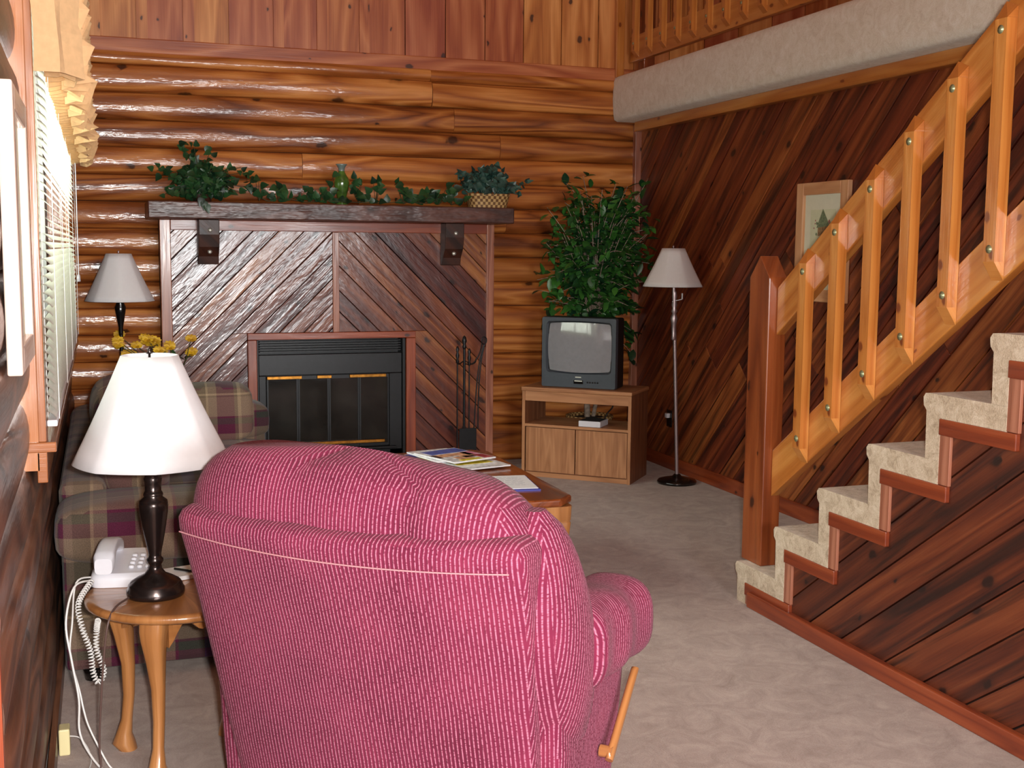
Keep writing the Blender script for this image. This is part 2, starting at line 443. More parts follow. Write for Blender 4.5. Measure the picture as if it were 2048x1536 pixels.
class MB:
    def __init__(s):
        s.v, s.f, s.uv, s.mi, s.sm = [], [], [], [], []

    def add(s, vs, fs, uvs, mi=0, smooth=False):
        k = len(s.v)
        s.v += [tuple(map(float, p)) for p in vs]
        for f, u in zip(fs, uvs):
            s.f.append([i + k for i in f])
            s.uv.append(u)
            s.mi.append(mi)
            s.sm.append(smooth)

    def obox(s, o, a, b, c, mi=0, grain=None):
        o, a, b, c = map(lambda t: np.array(t, float), (o, a, b, c))
        L = [np.linalg.norm(x) for x in (a, b, c)]
        if np.dot(np.cross(a, b), c) < 0:
            o = o + c
            c = -c
        g = int(np.argmax(L)) if grain is None else grain
        P, co = [], []
        for k in (0, 1):
            for j in (0, 1):
                for i in (0, 1):
                    P.append(o + a * i + b * j + c * k)
                    co.append((i * L[0], j * L[1], k * L[2]))
        fs = [(0, 2, 3, 1), (4, 5, 7, 6), (0, 1, 5, 4), (2, 6, 7, 3), (0, 4, 6, 2), (1, 3, 7, 5)]
        nax = [2, 2, 1, 1, 0, 0]
        uvs = []
        for f, na in zip(fs, nax):
            ax = [x for x in (0, 1, 2) if x != na]
            if g in ax:
                ax = [g] + [x for x in ax if x != g]
            uvs.append([(co[i][ax[0]], co[i][ax[1]] + 0.37 * na) for i in f])
        s.add(P, fs, uvs, mi)
        return s

    def box(s, x0, y0, z0, x1, y1, z1, mi=0, grain=None):
        return s.obox((x0, y0, z0), (x1 - x0, 0, 0), (0, y1 - y0, 0), (0, 0, z1 - z0), mi, grain)

    def prism(s, poly, fr, depth, mi=0, gd=(1, 0)):
        """poly: 2D pts (a,b); fr: (origin, A, B, N); front at N*depth, back at 0; grain direction gd in (a,b)"""
        o, A, B, Nn = [np.array(t, float) for t in fr]
        n = len(poly)
        gx, gy = gd
        uv2 = [(p[0] * gx + p[1] * gy, -p[0] * gy + p[1] * gx) for p in poly]
        back = [o + A * p[0] + B * p[1] for p in poly]
        front = [q + Nn * depth for q in back]
        vs = back + front
        ar = sum(poly[i][0] * poly[(i + 1) % n][1] - poly[(i + 1) % n][0] * poly[i][1] for i in range(n))
        flip = (ar > 0) != (np.dot(np.cross(A, B), Nn) * (1 if depth > 0 else -1) > 0)
        idx = list(range(n))
        fs = [[i + n for i in idx], idx[::-1]]
        uvs = [[uv2[i] for i in idx], [uv2[i] for i in idx[::-1]]]
        for i in range(n):
            j = (i + 1) % n
            fs.append([i, j, j + n, i + n])
            uvs.append([uv2[i], uv2[j], (uv2[j][0], uv2[j][1] + abs(depth)), (uv2[i][0], uv2[i][1] + abs(depth))])
        if flip:
            fs = [f[::-1] for f in fs]
            uvs = [u[::-1] for u in uvs]
        s.add(vs, fs, uvs, mi)
        return s

    def grid(s, P, mi=0, smooth=True, closed_u=False, closed_v=False, uvf=None, flip=False):
        """P[i][j] points"""
        P = np.array(P, float)
        nu, nv = P.shape[0], P.shape[1]
        if uvf is None:
            du = np.concatenate([[0], np.cumsum(np.linalg.norm(np.diff(P[:, nv // 2], axis=0), axis=1))])
            k = int(np.argmax([np.linalg.norm(np.diff(P[i], axis=0), axis=1).sum() for i in range(nu)]))
            dv = np.concatenate([[0], np.cumsum(np.linalg.norm(np.diff(P[k], axis=0), axis=1))])
            cu = du[-1] + np.linalg.norm(P[0, nv // 2] - P[-1, nv // 2])
            cv = dv[-1] + np.linalg.norm(P[k, 0] - P[k, -1])
            uvf = lambda i, j: (du[i] if i < nu else cu, dv[j] if j < nv else cv)
        fs, uvs = [], []
        for i in range(nu if closed_u else nu - 1):
            for j in range(nv if closed_v else nv - 1):
                i2, j2 = i + 1, j + 1
                q = [((i) % nu) * nv + j % nv, (i2 % nu) * nv + j % nv, (i2 % nu) * nv + j2 % nv, (i % nu) * nv + j2 % nv]
                u = [uvf(i, j), uvf(i2, j), uvf(i2, j2), uvf(i, j2)]
                if flip:
                    q, u = q[::-1], u[::-1]
                fs.append(q)
                uvs.append(u)
        s.add(P.reshape(-1, 3), fs, uvs, mi, smooth)
        return s

    def cap(s, ring, mi=0, flip=False, smooth=False):
        r = list(ring)
        f = list(range(len(r)))
        if flip:
            f = f[::-1]
        p = np.array(r, float)
        c = p.mean(0)
        a = p[0] - c
        a /= np.linalg.norm(a) + 1e-9
        nn = np.cross(p[0] - c, p[len(p) // 4] - c)
        b = np.cross(nn / (np.linalg.norm(nn) + 1e-9), a)
        s.add(p, [f], [[(np.dot(p[i] - c, a), np.dot(p[i] - c, b)) for i in f]], mi, smooth)

    def lathe(s, prof, c, n=28, mi=0, axis=(0, 0, 1), sx=1.0, sy=1.0, smooth=True, caps=True):
        ax = Vector(axis).normalized()
        q = Vector((0, 0, 1)).rotation_difference(ax).to_matrix()
        P = []
        for r, z in prof:
            ring = []
            for k in range(n):
                a = 2 * PI * k / n
                p = q @ Vector((r * math.cos(a) * sx, r * math.sin(a) * sy, z))
                ring.append((p.x + c[0], p.y + c[1], p.z + c[2]))
            P.append(ring)
        s.grid(P, mi, smooth, closed_v=True, flip=True)
        if caps:
            if prof[0][0] > 1e-4:
                s.cap(P[0], mi, flip=True)
            if prof[-1][0] > 1e-4:
                s.cap(P[-1], mi)
        return s

    def tube(s, pts, r, n=8, mi=0, smoothp=True, closed=False):
        pts = [np.array(p, float) for p in pts]
        if smoothp and len(pts) > 2:
            pts = catmull(pts, 6)
        rr = r if hasattr(r, '__len__') else None
        ring_l = []
        prev = None
        for i, p in enumerate(pts):
            t = pts[min(i + 1, len(pts) - 1)] - pts[max(i - 1, 0)]
            t = t / (np.linalg.norm(t) + 1e-9)
            if prev is None:
                up = V(0, 0, 1) if abs(t[2]) < 0.9 else V(1, 0, 0)
                a = np.cross(up, t)
            else:
                a = prev - t * np.dot(prev, t)
            a /= np.linalg.norm(a) + 1e-9
            prev = a
            b = np.cross(t, a)
            rad = r if rr is None else rr[0] + (rr[-1] - rr[0]) * i / (len(pts) - 1) if len(rr) == 2 else np.interp(i / (len(pts) - 1), np.linspace(0, 1, len(rr)), rr)
            ring_l.append([p + rad * (a * math.cos(2 * PI * k / n) + b * math.sin(2 * PI * k / n)) for k in range(n)])
        s.grid(ring_l, mi, True, closed_v=True, flip=True)
        s.cap(ring_l[0], mi, flip=True)
        s.cap(ring_l[-1], mi)
        return s

    def loft(s, rings, mi=0, smooth=True, caps=True, uvf=None, flip=True):
        s.grid(rings, mi, smooth, closed_v=True, flip=flip, uvf=uvf)
        if caps:
            s.cap(rings[0], mi, flip=flip)
            s.cap(rings[-1], mi, flip=not flip)
        return s

    def boxuv(s, k0=0, swap=False):
        """re-project uv of all faces from index k0 by the dominant normal (stripes follow x, on the sides y)"""
        for i in range(k0, len(s.f)):
            p = [np.array(s.v[j]) for j in s.f[i]]
            n = np.cross(p[2] - p[0], p[-1] - p[1] if len(p) > 3 else p[1] - p[0])
            n = np.abs(n / (np.linalg.norm(n) + 1e-12))
            if n[0] > max(n[1], n[2]):
                s.uv[i] = [(q[1], q[2]) for q in p]
            elif n[1] > n[2]:
                s.uv[i] = [(q[0], q[2]) for q in p]
            else:
                s.uv[i] = [(q[0], q[1]) for q in p]
        return s

    def build(s, name, mats, parent=None, bevel=0.0, seg=2, subsurf=0, local=False, label=None, kind=None, weighted=False):
        me = bpy.data.meshes.new(name)
        vs = s.v
        root = parent
        while root is not None and root.parent is not None:
            root = root.parent
        if root is not None and not local:
            im = (Matrix.Translation(root.location) @ root.rotation_euler.to_matrix().to_4x4()).inverted()
            vs = [tuple(im @ Vector(p)) for p in vs]
        me.from_pydata(vs, [], s.f)
        ul = me.uv_layers.new(name='UVMap')
        flat = [c for f in s.uv for u in f for c in u]
        ul.data.foreach_set('uv', flat)
        me.polygons.foreach_set('material_index', s.mi)
        me.polygons.foreach_set('use_smooth', s.sm)
        if not isinstance(mats, (list, tuple)):
            mats = [mats]
        for m in mats:
            me.materials.append(M[m])
        me.update()
        o = bpy.data.objects.new(name, me)
        COL.objects.link(o)
        if parent is not None:
            o.parent = parent
        if bevel:
            b = o.modifiers.new('bevel', 'BEVEL')
            b.width, b.segments, b.limit_method, b.angle_limit = bevel, seg, 'ANGLE', math.radians(40)
        if subsurf:
            b = o.modifiers.new('subdivision', 'SUBSURF')
            b.levels = b.render_levels = subsurf
        if label:
            o['label'] = label
        if kind:
            o['kind'] = kind
        return o

def catmull(pts, k):
    out = []
    n = len(pts)
    for i in range(n - 1):
        p0, p1, p2, p3 = pts[max(i - 1, 0)], pts[i], pts[i + 1], pts[min(i + 2, n - 1)]
        for j in range(k):
            t = j / k
            out.append(0.5 * ((2 * p1) + (-p0 + p2) * t + (2 * p0 - 5 * p1 + 4 * p2 - p3) * t * t + (-p0 + 3 * p1 - 3 * p2 + p3) * t ** 3))
    out.append(pts[-1])
    return out

def thing(name, label, cat, loc=(0, 0, 0), rotz=0.0, group=None):
    o = bpy.data.objects.new(name, None)
    COL.objects.link(o)
    o.location = loc
    o.rotation_euler = (0, 0, rotz)
    o['label'], o['category'] = label, cat
    if group:
        o['group'] = group
    return o

def tag(o, label, cat, group=None):
    o['label'], o['category'] = label, cat
    if group:
        o['group'] = group
    return o

def setorigin(o, p):
    p = Vector(p)
    o.data.transform(Matrix.Translation(-p))
    o.location = p
    return o

def superring(cx, cy, z, a, b, n=4.0, k=32, tilt=None):
    r = []
    for i in range(k):
        t = 2 * PI * i / k
        c, s_ = math.cos(t), math.sin(t)
        x = a * math.copysign(abs(c) ** (2 / n), c)
        y = b * math.copysign(abs(s_) ** (2 / n), s_)
        r.append((cx + x, cy + y, z if tilt is None else z + tilt(x, y)))
    return r

def pillow(mb, c, X, Y, Z, n=2.6, nu=14, nv=28, p2=None):
    """superellipsoid with half axes X,Y,Z (vectors)"""
    c, X, Y, Z = [np.array(t, float) for t in (c, X, Y, Z)]
    p2 = p2 or n
    sg = lambda v, e: math.copysign(abs(v) ** e, v)
    rings = []
    for i in range(nu + 1):
        ph = -PI / 2 + PI * i / nu
        cz, sz = sg(math.cos(ph), 2 / p2), sg(math.sin(ph), 2 / p2)
        rings.append([c + X * cz * sg(math.cos(2 * PI * j / nv), 2 / n) + Y * cz * sg(math.sin(2 * PI * j / nv), 2 / n) + Z * sz for j in range(nv)])
    mb.grid(rings, 0, True, closed_v=True, flip=True)
    return mb

def clip(poly, a, b, c):
    """keep a*x+b*y<=c"""
    out = []
    n = len(poly)
    for i in range(n):
        p, q = poly[i], poly[(i + 1) % n]
        dp, dq = a * p[0] + b * p[1] - c, a * q[0] + b * q[1] - c
        if dp <= 1e-9:
            out.append(p)
        if (dp < -1e-9 and dq > 1e-9) or (dp > 1e-9 and dq < -1e-9):
            t = dp / (dp - dq)
            out.append((p[0] + (q[0] - p[0]) * t, p[1] + (q[1] - p[1]) * t))
    return out

def planks(mb, region, ang, widths, fr, th, gap=0.004, joints=None, mi=0, rng=None, jit=0.0):
    """fill convex region (2D) by planks running at angle ang"""
    rng = rng or random.Random(3)
    d = (math.cos(ang), math.sin(ang))
    nn = (-d[1], d[0])
    ts = [p[0] * nn[0] + p[1] * nn[1] for p in region]
    t = min(ts)
    tm = max(ts)
    while t < tm:
        w = rng.choice(widths)
        poly = clip(region, -nn[0], -nn[1], -(t + gap / 2))
        if len(poly) > 2:
            poly = clip(poly, nn[0], nn[1], t + w - gap / 2)
        t += w
        if len(poly) < 3:
            continue
        pieces = [poly]
        if joints:
            al = [p[0] * d[0] + p[1] * d[1] for p in poly]
            if max(al) - min(al) > joints * 1.3:
                cut = min(al) + (max(al) - min(al)) * rng.uniform(0.3, 0.7)
                pieces = [clip(poly, d[0], d[1], cut - 0.001), clip(poly, -d[0], -d[1], -(cut + 0.001))]
        for pc in pieces:
            if len(pc) > 2:
                mb.prism(pc, fr, th + rng.uniform(-jit, jit), mi, d)
    return mb

def struct(mb, name, mats, **kw):
    o = mb.build(name, mats, **kw)
    o['kind'] = 'structure'
    return o

# ================================================================ THE ROOM
YB = 7.35
XR = 3.45
XL = -0.165

struct(MB().box(-1.3, -3.6, -0.1, 5.4, 7.6, 0.0), 'floor', 'floor_carpet')

def log_run(mb, fixed, sgn, z0, h, a0, a1, axis, rnd, bulge=0.052, seam=0.0):
    """half round log between seams z0..z0+h; axis 'x' or 'y'; bulges towards sgn from the plane fixed"""
    ns, na = max(2, int((a1 - a0) / 0.09)), 10
    ph = [rnd.uniform(0, 6) for _ in range(6)]
    P = []
    for i in range(ns + 1):
        a = a0 + (a1 - a0) * i / ns
        wob = 0.004 * math.sin(a * 2.1 + ph[0]) + 0.002 * math.sin(a * 6.3 + ph[1])
        dz = 0.005 * math.sin(a * 1.1 + ph[2]) + 0.003 * math.sin(a * 3.7 + ph[3])
        row = []
        for j in range(na + 1):
            t = PI * j / na
            z = z0 + h / 2 - math.cos(t) * (h / 2 + 0.001) * 0.99 + dz * math.sin(t)
            b = (bulge + wob) * math.sin(t) ** 0.6 if 0 < j < na else -0.03
            q = fixed + sgn * b
            row.append((a, q, z) if axis == 'x' else (q, a, z))
        P.append(row)
    mb.grid(P, 0, True, flip=(axis == 'x'))
    for k, fl in ((0, axis != 'x'), (-1, axis == 'x')):
        mb.cap(P[k], 0, flip=fl)

rl = random.Random(11)
wb_ = MB()
PITCH, Z0 = 0.1575, 0.087
for k in range(-1, 16):
    z0 = Z0 + PITCH * k
    h = PITCH
    if k == 15:
        h = 0.075
    cuts = [-0.2]
    if rl.random() < 0.75 and k > 2:
        cuts.append(rl.uniform(1.1, 2.6))
    cuts.append(XR + 0.05)
    for a, b in zip(cuts[:-1], cuts[1:]):
        log_run(wb_, YB, -1, max(z0, 0.0) if k < 0 else z0, h, a + 0.001, b - 0.001, 'x', rl)
struct(wb_, 'wall_back', 'log')
b2 = MB().box(-0.5, YB + 0.02, 0, 5.4, YB + 0.12, 4.8)
struct(b2, 'wall_back_core', 'dark_back')
# horizontal trim and the vertical boards over the logs
struct(MB().box(-0.3, YB - 0.03, 2.515, 3.5, YB + 0.03, 2.60), 'trim_1', 'pine_board', bevel=0.006)
up = MB()
xs = -0.25
ru = random.Random(5)
while xs < 5.2:
    w = 0.262
    up.box(xs + 0.002, YB - 0.012, 2.598, xs + w - 0.004, YB + 0.03, 4.8, grain=2)
    if xs < 1.6:
        up.box(xs - 0.03, YB - 0.03, 2.598, xs + 0.032, YB - 0.011, 4.8, grain=2)
    xs += w
struct(up, 'wall_upper', 'pine_board')
struct(MB().box(3.27, YB - 0.05, 2.54, 3.33, YB - 0.005, 4.8, grain=2), 'trim_2', 'rail', bevel=0.004)

# right wall: 45 degree cedar planks
wr_ = MB()
fr_right = ((XR + 0.02, 0, 0), (0, 1, 0), (0, 0, 1), (-1, 0, 0))
planks(wr_, [(-3.5, 0.0), (7.37, 0.0), (7.37, 2.24), (-3.5, 2.24)], math.radians(180 - 45.0), [0.086, 0.11, 0.135], fr_right, 0.02, 0.007,
       joints=2.2, rng=random.Random(21), jit=0.0025)
struct(wr_, 'wall_right', 'cedar', bevel=0.003, seg=1)
struct(MB().box(XR + 0.015, -3.6, 0, XR + 0.1, YB + 0.1, 2.24), 'wall_right_core', 'dark_back')
struct(MB().box(XR - 0.018, 4.3, 0, XR, 7.3, 0.085), 'baseboard_right', 'trim_red', bevel=0.004)
struct(MB().box(XR - 0.045, YB - 0.09, 0, XR + 0.0, YB - 0.045, 2.235), 'trim_3', 'trim_pink', bevel=0.003)

# loft floor with carpet wrapped over its edge
lf = MB()
prof = [(5.3, 2.25), (3.45, 2.25), (3.285, 2.25), (3.262, 2.262), (3.255, 2.30), (3.252, 2.40), (3.255, 2.50), (3.265, 2.535), (3.30, 2.55), (5.3, 2.55)]
P = []
for i in range(61):
    y = 7.3 - i * (7.3 + 3.5) / 60
    P.append([(x + (0.0015 * math.sin(i * 1.7 + z * 20) if x < 3.3 else 0), y, z) for x, z in prof])
lf.grid(P, 0, True, flip=False)
lf.cap(P[0], 0, flip=True)
struct(lf, 'floor_loft', 'fascia_carpet')
struct(MB().box(3.385, -3.4, 2.185, 3.45, 7.25, 2.25), 'trim_4', 'rail', bevel=0.008)
# dark panelled wall at the back of the loft
lw = MB()
planks(lw, [(-3.5, 2.55), (7.37, 2.55), (7.37, 4.8), (-3.5, 4.8)], PI / 2, [0.14], ((5.3, 0, 0), (0, 1, 0), (0, 0, 1), (-1, 0, 0)), 0.02, 0.004, rng=random.Random(4))
struct(lw, 'wall_loft', 'cedar')

# ceiling, rear wall with its two windows
cl = MB()
planks(cl, [(-1.3, -3.6), (5.4, -3.6), (5.4, 7.6), (-1.3, 7.6)], PI / 2, [0.14], ((0, 0, 4.8), (1, 0, 0), (0, 1, 0), (0, 0, 1)), 0.03, 0.003, rng=random.Random(4))
struct(cl, 'ceiling', 'pine_board')
rw = MB()
for a in ((-1.3, 0, 5.4, 1.05), (-1.3, 2.25, 5.4, 4.8), (-1.3, 1.05, 0.2, 2.25), (1.8, 1.05, 2.4, 2.25), (3.6, 1.05, 5.4, 2.25)):
    rw.box(a[0], -3.6, a[1], a[2], -3.5, a[3])
struct(rw, 'wall_rear', 'pine_board')
for i, (x0, x1) in enumerate(((0.2, 1.8), (2.4, 3.6))):
    f = MB()
    for xx in (x0, (x0 + x1) / 2 - 0.03, x1 - 0.06):
        f.box(xx, -3.58, 1.05, xx + 0.06, -3.48, 2.25)
    f.box(x0 + 0.06, -3.58, 1.05, (x0 + x1) / 2 - 0.03, -3.48, 1.11)
    f.box((x0 + x1) / 2 + 0.03, -3.58, 1.05, x1 - 0.06, -3.48, 1.11)
    f.box(x0 + 0.06, -3.58, 2.19, (x0 + x1) / 2 - 0.03, -3.48, 2.25)
    f.box((x0 + x1) / 2 + 0.03, -3.58, 2.19, x1 - 0.06, -3.48, 2.25)
    struct(f, 'window_%d' % (i + 2), 'casing')

# left wall: logs with the window cut out
WY0, WY1 = 3.02, 6.3
wl = MB()
for k in range(-1, 16):
    z0 = Z0 + PITCH * k
    segs = [(2.0, YB - 0.02)]
    if 6 <= k <= 13:
        segs = [(2.0, WY0), (WY1, YB - 0.02)]
    for a, b in segs:
        log_run(wl, XL - 0.047, 1, max(z0, 0.0) if k < 0 else z0, PITCH, a, b, 'y', rl, bulge=0.047)
wl.box(XL - 0.2, 2.0, 2.6, XL - 0.03, YB, 4.8)
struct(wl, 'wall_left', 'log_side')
core = MB()
core.box(XL - 0.16, 1.96, 0, XL - 0.075, WY0 - 0.002, 4.8)
core.box(XL - 0.16, WY1, 0, XL - 0.075, YB, 4.8)
core.box(XL - 0.16, WY0 - 0.002, 0, XL - 0.075, WY1, 1.03)
core.box(XL - 0.16, WY0 - 0.002, 2.27, XL - 0.075, WY1, 4.8)
core.box(-1.2, 1.9, 0, XL - 0.02, 1.985, 4.8)  # unseen recess beside the camera, wall set back to cut flash bounce
core.box(-1.3, -3.5, 0, -1.2, 1.985, 4.8)
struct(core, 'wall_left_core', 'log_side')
struct(MB().box(XL - 0.02, 1.985, 0, XL - 0.004, 2.01, 0.78, grain=2), 'trim_5', 'trim_red')
struct(MB().box(XL + 0.002, 2.03, 0, XL + 0.018, 7.2, 0.07), 'baseboard_left', 'log_side')

# side window
w1 = bpy.data.objects.new('window_1', None)
COL.objects.link(w1)
w1.location = (XL, 4.66, 1.0)
w1['kind'] = 'structure'
cs = MB()
cs.box(XL + 0.015, WY0 - 0.015, 0.93, XL + 0.033, WY0 + 0.075, 2.36, grain=2)
cs.box(XL + 0.015, WY1 - 0.075, 0.93, XL + 0.033, WY1 + 0.015, 2.36, grain=2)
cs.box(XL + 0.015, WY0 + 0.075, 2.28, XL + 0.033, WY1 - 0.075, 2.36)
cs.build('window_casing', 'casing', w1, bevel=0.002)
pl = MB()
pl.box(XL - 0.07, WY0 - 0.012, 0.86, XL + 0.015, WY0 + 0.01, 2.5, grain=2)
pl.box(XL - 0.07, WY1 - 0.01, 0.86, XL + 0.015, WY1 + 0.012, 2.5, grain=2)
pl.build('jamb', 'casing', w1)
MB().box(XL - 0.14, WY0 - 0.02, 0.905, XL + 0.055, WY1 + 0.02, 0.93).build('window_sill', 'casing', w1, bevel=0.003)
MB().box(XL + 0.01, WY0 - 0.012, 0.83, XL + 0.033, WY1 + 0.012, 0.905).build('apron', 'casing', w1, bevel=0.002)
fr = MB()
for y in (WY0 + 0.01, 4.08, 5.2, WY1 - 0.06):
    fr.box(XL - 0.12, y, 1.03, XL - 0.08, y + 0.05, 2.27)
fr.box(XL - 0.125, WY0 + 0.01, 1.03, XL - 0.075, WY1 - 0.01, 1.08)
fr.box(XL - 0.125, WY0 + 0.01, 2.22, XL - 0.075, WY1 - 0.01, 2.27)
fr.build('window_frame', 'white_plastic', w1)
MB().box(XL - 0.104, WY0 + 0.02, 1.05, XL - 0.098, WY1 - 0.02, 2.25).build('pane', 'glass', w1)

# blinds
bl = thing('venetian_blind', 'white slatted blind covering the window in the log wall', 'blind', (XL + 0.045, 4.6, 0.965))
sl = MB()
BY0, BY1 = WY0 + 0.02, WY1 - 0.1
z = 0.992
bi = 0
while z < 2.20:
    tl = math.radians(38)
    hw = 0.0125
    pts = []
    for j in range(5):
        t = (j / 4 - 0.5) * 2
        x = t * hw * math.cos(tl)
        zz = -t * hw * math.sin(tl) + 0.0022 * (1 - t * t)
        pts.append((XL + 0.046 + x, zz + z))
    sl.grid([[(p[0], y, p[1]) for p in pts] for y in (BY0, BY1)], 0, True)
    z += 0.0205
sl.build('slat', 'slat', bl, kind='stuff')
MB().box(XL + 0.034, BY0, 0.962, XL + 0.058, BY1, 0.978).build('bottom_rail', 'white_plastic', bl, bevel=0.003)
MB().box(XL + 0.034, BY0, 2.205, XL + 0.06, BY1, 2.24).build('head_rail', 'white_plastic', bl, bevel=0.003)
for y in (BY0 + 0.08, BY0 + 0.9, BY0 + 1.7, BY0 + 2.5, BY1 - 0.08):
    for dx in (0.033, 0.0595):
        cd = MB()
        cd.box(XL + dx, y, 0.97, XL + dx + 0.0016, y + 0.003, 2.21)
        cd.build('ladder_cord', 'white_cord', bl)
pc = MB()
pc.tube([(XL + 0.068, BY1 - 0.02, 2.2), (XL + 0.069, BY1 - 0.02, 1.7), (XL + 0.068, BY1 - 0.018, 1.26)], 0.003, 6)
pc.lathe([(0.004, 0), (0.009, 0.0), (0.007, 0.03), (0.003, 0.035)], (XL + 0.068, BY1 - 0.018, 1.225), 10)
pc.build('pull_cord', 'white_plastic', bl)

# valance
va = thing('valance', 'tan pleated cloth valance above the white blind', 'curtain', (XL + 0.06, 4.6, 1.8))
vm = MB()
vx0, vx1 = XL + 0.034, XL + 0.098
P = []
rp = random.Random(2)
path = [(vx0, 2.985), (vx1 - 0.01, 2.985), (vx1, 3.0)]
y = 3.04
k = 0
while y < 6.3:
    path += [(vx1 + 0.026 + rp.uniform(-.010, .012), y), (vx1 + 0.018, y + 0.03), (vx1 - 0.006, y + 0.045)]
    y += 0.075 + rp.uniform(-.012, .02)
path += [(vx1, 6.34), (vx0, 6.34)]
zs = [1.80, 1.82] + [1.85 + 0.0225 * i for i in range(38)]
for zz in zs:
    row = []
    for i, (x, yy) in enumerate(path):
        f = 1.25 if zz < 1.9 else 1.0
        if i > 3:
            f *= 0.75 + 1.0 * ((zz * 11 + 0.37 * math.sin(i)) % 1.0)
        xx = vx1 + (x - vx1) * f if x > vx1 else x
        low = 0.012 * math.sin(yy * 23 + i) if zz < 1.84 and i > 2 else 0
        row.append((xx + 0.004 * math.sin(zz * 21 + i), yy, zz + low))
    P.append(row)
vm.grid(P, 0, False)
o = vm.build('pleated_cloth', 'valance', va)
sm = o.modifiers.new('thickness', 'SOLIDIFY')
sm.thickness = 0.002
# gathered inner folds hanging under the front face
vf = MB()
y = 3.06
while y < 6.25:
    d = 0.02
    vf.grid([[(vx0 + 0.02, y, 1.795 + 0.005 * math.sin(y * 9)), (vx1 - 0.015, y + 0.02, 1.80), (vx1 + 0.012, y + 0.05, 1.812)],
             [(vx0 + 0.02, y + 0.03, 1.835), (vx1 - 0.015, y + 0.05, 1.845), (vx1 + 0.012, y + 0.07, 1.84)]], 0, False)
    y += 0.08
o = vf.build('gathered_fold', 'valance', va)
sm = o.modifiers.new('thickness', 'SOLIDIFY')
sm.thickness = 0.002
MB().box(XL + 0.033, 2.99, 2.62, XL + 0.095, 6.33, 2.66).build('mounting_board', 'casing', va)

# ================================================================ FIREPLACE
YF = 7.07
fp = thing('fireplace', 'wood clad fireplace with chevron cedar planks and dark mantel', 'fireplace', (1.33, 7.2, 0))
X0, X1, XC = 0.335, 2.345, 1.345
ZT = 1.555
ox0, ox1, oz1 = 0.868, 1.778, 0.852      # opening
fx0, fx1, fz1 = 0.815, 1.838, 0.893      # trim outer
frf = ((0, YF + 0.02, 0), (1, 0, 0), (0, 0, 1), (0, -1, 0))
def panel(regions, ang, seed):
    m = MB()
    for r in regions:
        planks(m, r, ang, [0.088, 0.104, 0.12], frf, 0.02, 0.006, rng=random.Random(seed), jit=0.003)
    return m
# the same seed and a common start keeps boards running through the three regions
def panel2(x0, x1, ang, seed):
    m = MB()
    rng = random.Random(seed)
    d = (math.cos(ang), math.sin(ang))
    nn = (-d[1], d[0])
    full = [(x0, 0.0), (x1, 0.0), (x1, ZT), (x0, ZT)]
    ts = [p[0] * nn[0] + p[1] * nn[1] for p in full]
    t, tm = min(ts), max(ts)
    opening = [(fx0, 0), (fx1, 0), (fx1, fz1), (fx0, fz1)]
    cuts = ([[(x0, fz1), (x1, fz1), (x1, ZT), (x0, ZT)], [(x0, 0), (fx0, 0), (fx0, fz1 - 0.0005), (x0, fz1 - 0.0005)]] if x0 < 1 else
            [[(x0, fz1), (x1, fz1), (x1, ZT), (x0, ZT)], [(fx1, 0), (x1, 0), (x1, fz1 - 0.0005), (fx1, fz1 - 0.0005)]])
    while t < tm:
        w = rng.choice([0.09, 0.105, 0.122])
        th = 0.02 + rng.uniform(-0.004, 0.004)
        hit = clip(clip(opening, -nn[0], -nn[1], -(t + 0.0028)), nn[0], nn[1], t + w - 0.0028)
        for reg in (cuts if len(hit) > 2 else [full]):
            p = clip(reg, -nn[0], -nn[1], -(t + 0.002))
            if len(p) > 2:
                p = clip(p, nn[0], nn[1], t + w - 0.002)
            if len(p) > 2:
                m.prism(p, frf, th, 0, d)
        t += w
    return m
panel2(X0 + 0.055, XC - 0.018, math.radians(45), 8).build('plank_panel', 'cedar_fire', fp, bevel=0.002, seg=1)
panel2(XC + 0.018, X1 - 0.045, math.radians(135), 15).build('plank_panel', 'cedar_fire', fp, bevel=0.002, seg=1)
bk = MB()
bk.box(X0, YF + 0.018, 0, ox0 - 0.03, YB - 0.02, ZT)
bk.box(ox1 + 0.03, YF + 0.018, 0, X1, YB - 0.02, ZT)
bk.box(ox0 - 0.03, YF + 0.018, oz1 + 0.02, ox1 + 0.03, YB - 0.02, ZT)
bk.build('chimney_breast', 'dark_back', fp)
MB().box(X0 - 0.005, YF - 0.014, 0, X0 + 0.056, YF + 0.03, ZT, grain=2).build('edge_trim', 'trim_pink', fp, bevel=0.004)
MB().box(X1 - 0.046, YF - 0.014, 0, X1 + 0.003, YF + 0.03, ZT, grain=2).build('edge_trim', 'trim_pink', fp, bevel=0.004)
MB().box(XC - 0.019, YF - 0.012, fz1, XC + 0.019, YF + 0.01, ZT - 0.061, grain=2).build('centre_trim', 'trim_pink', fp, bevel=0.003)
MB().box(X0 + 0.056, YF - 0.012, ZT - 0.06, X1 - 0.046, YF + 0.01, ZT).build('head_trim', 'trim_red', fp, bevel=0.003)
t = MB()
t.box(fx0, YF - 0.018, 0, ox0, YF + 0.03, oz1, grain=2)
t.box(ox1, YF - 0.018, 0, fx1, YF + 0.03, oz1, grain=2)
t.box(fx0, YF - 0.018, oz1 + 0.001, fx1, YF + 0.03, fz1)
t.build('opening_frame', 'trim_red', fp, bevel=0.003)
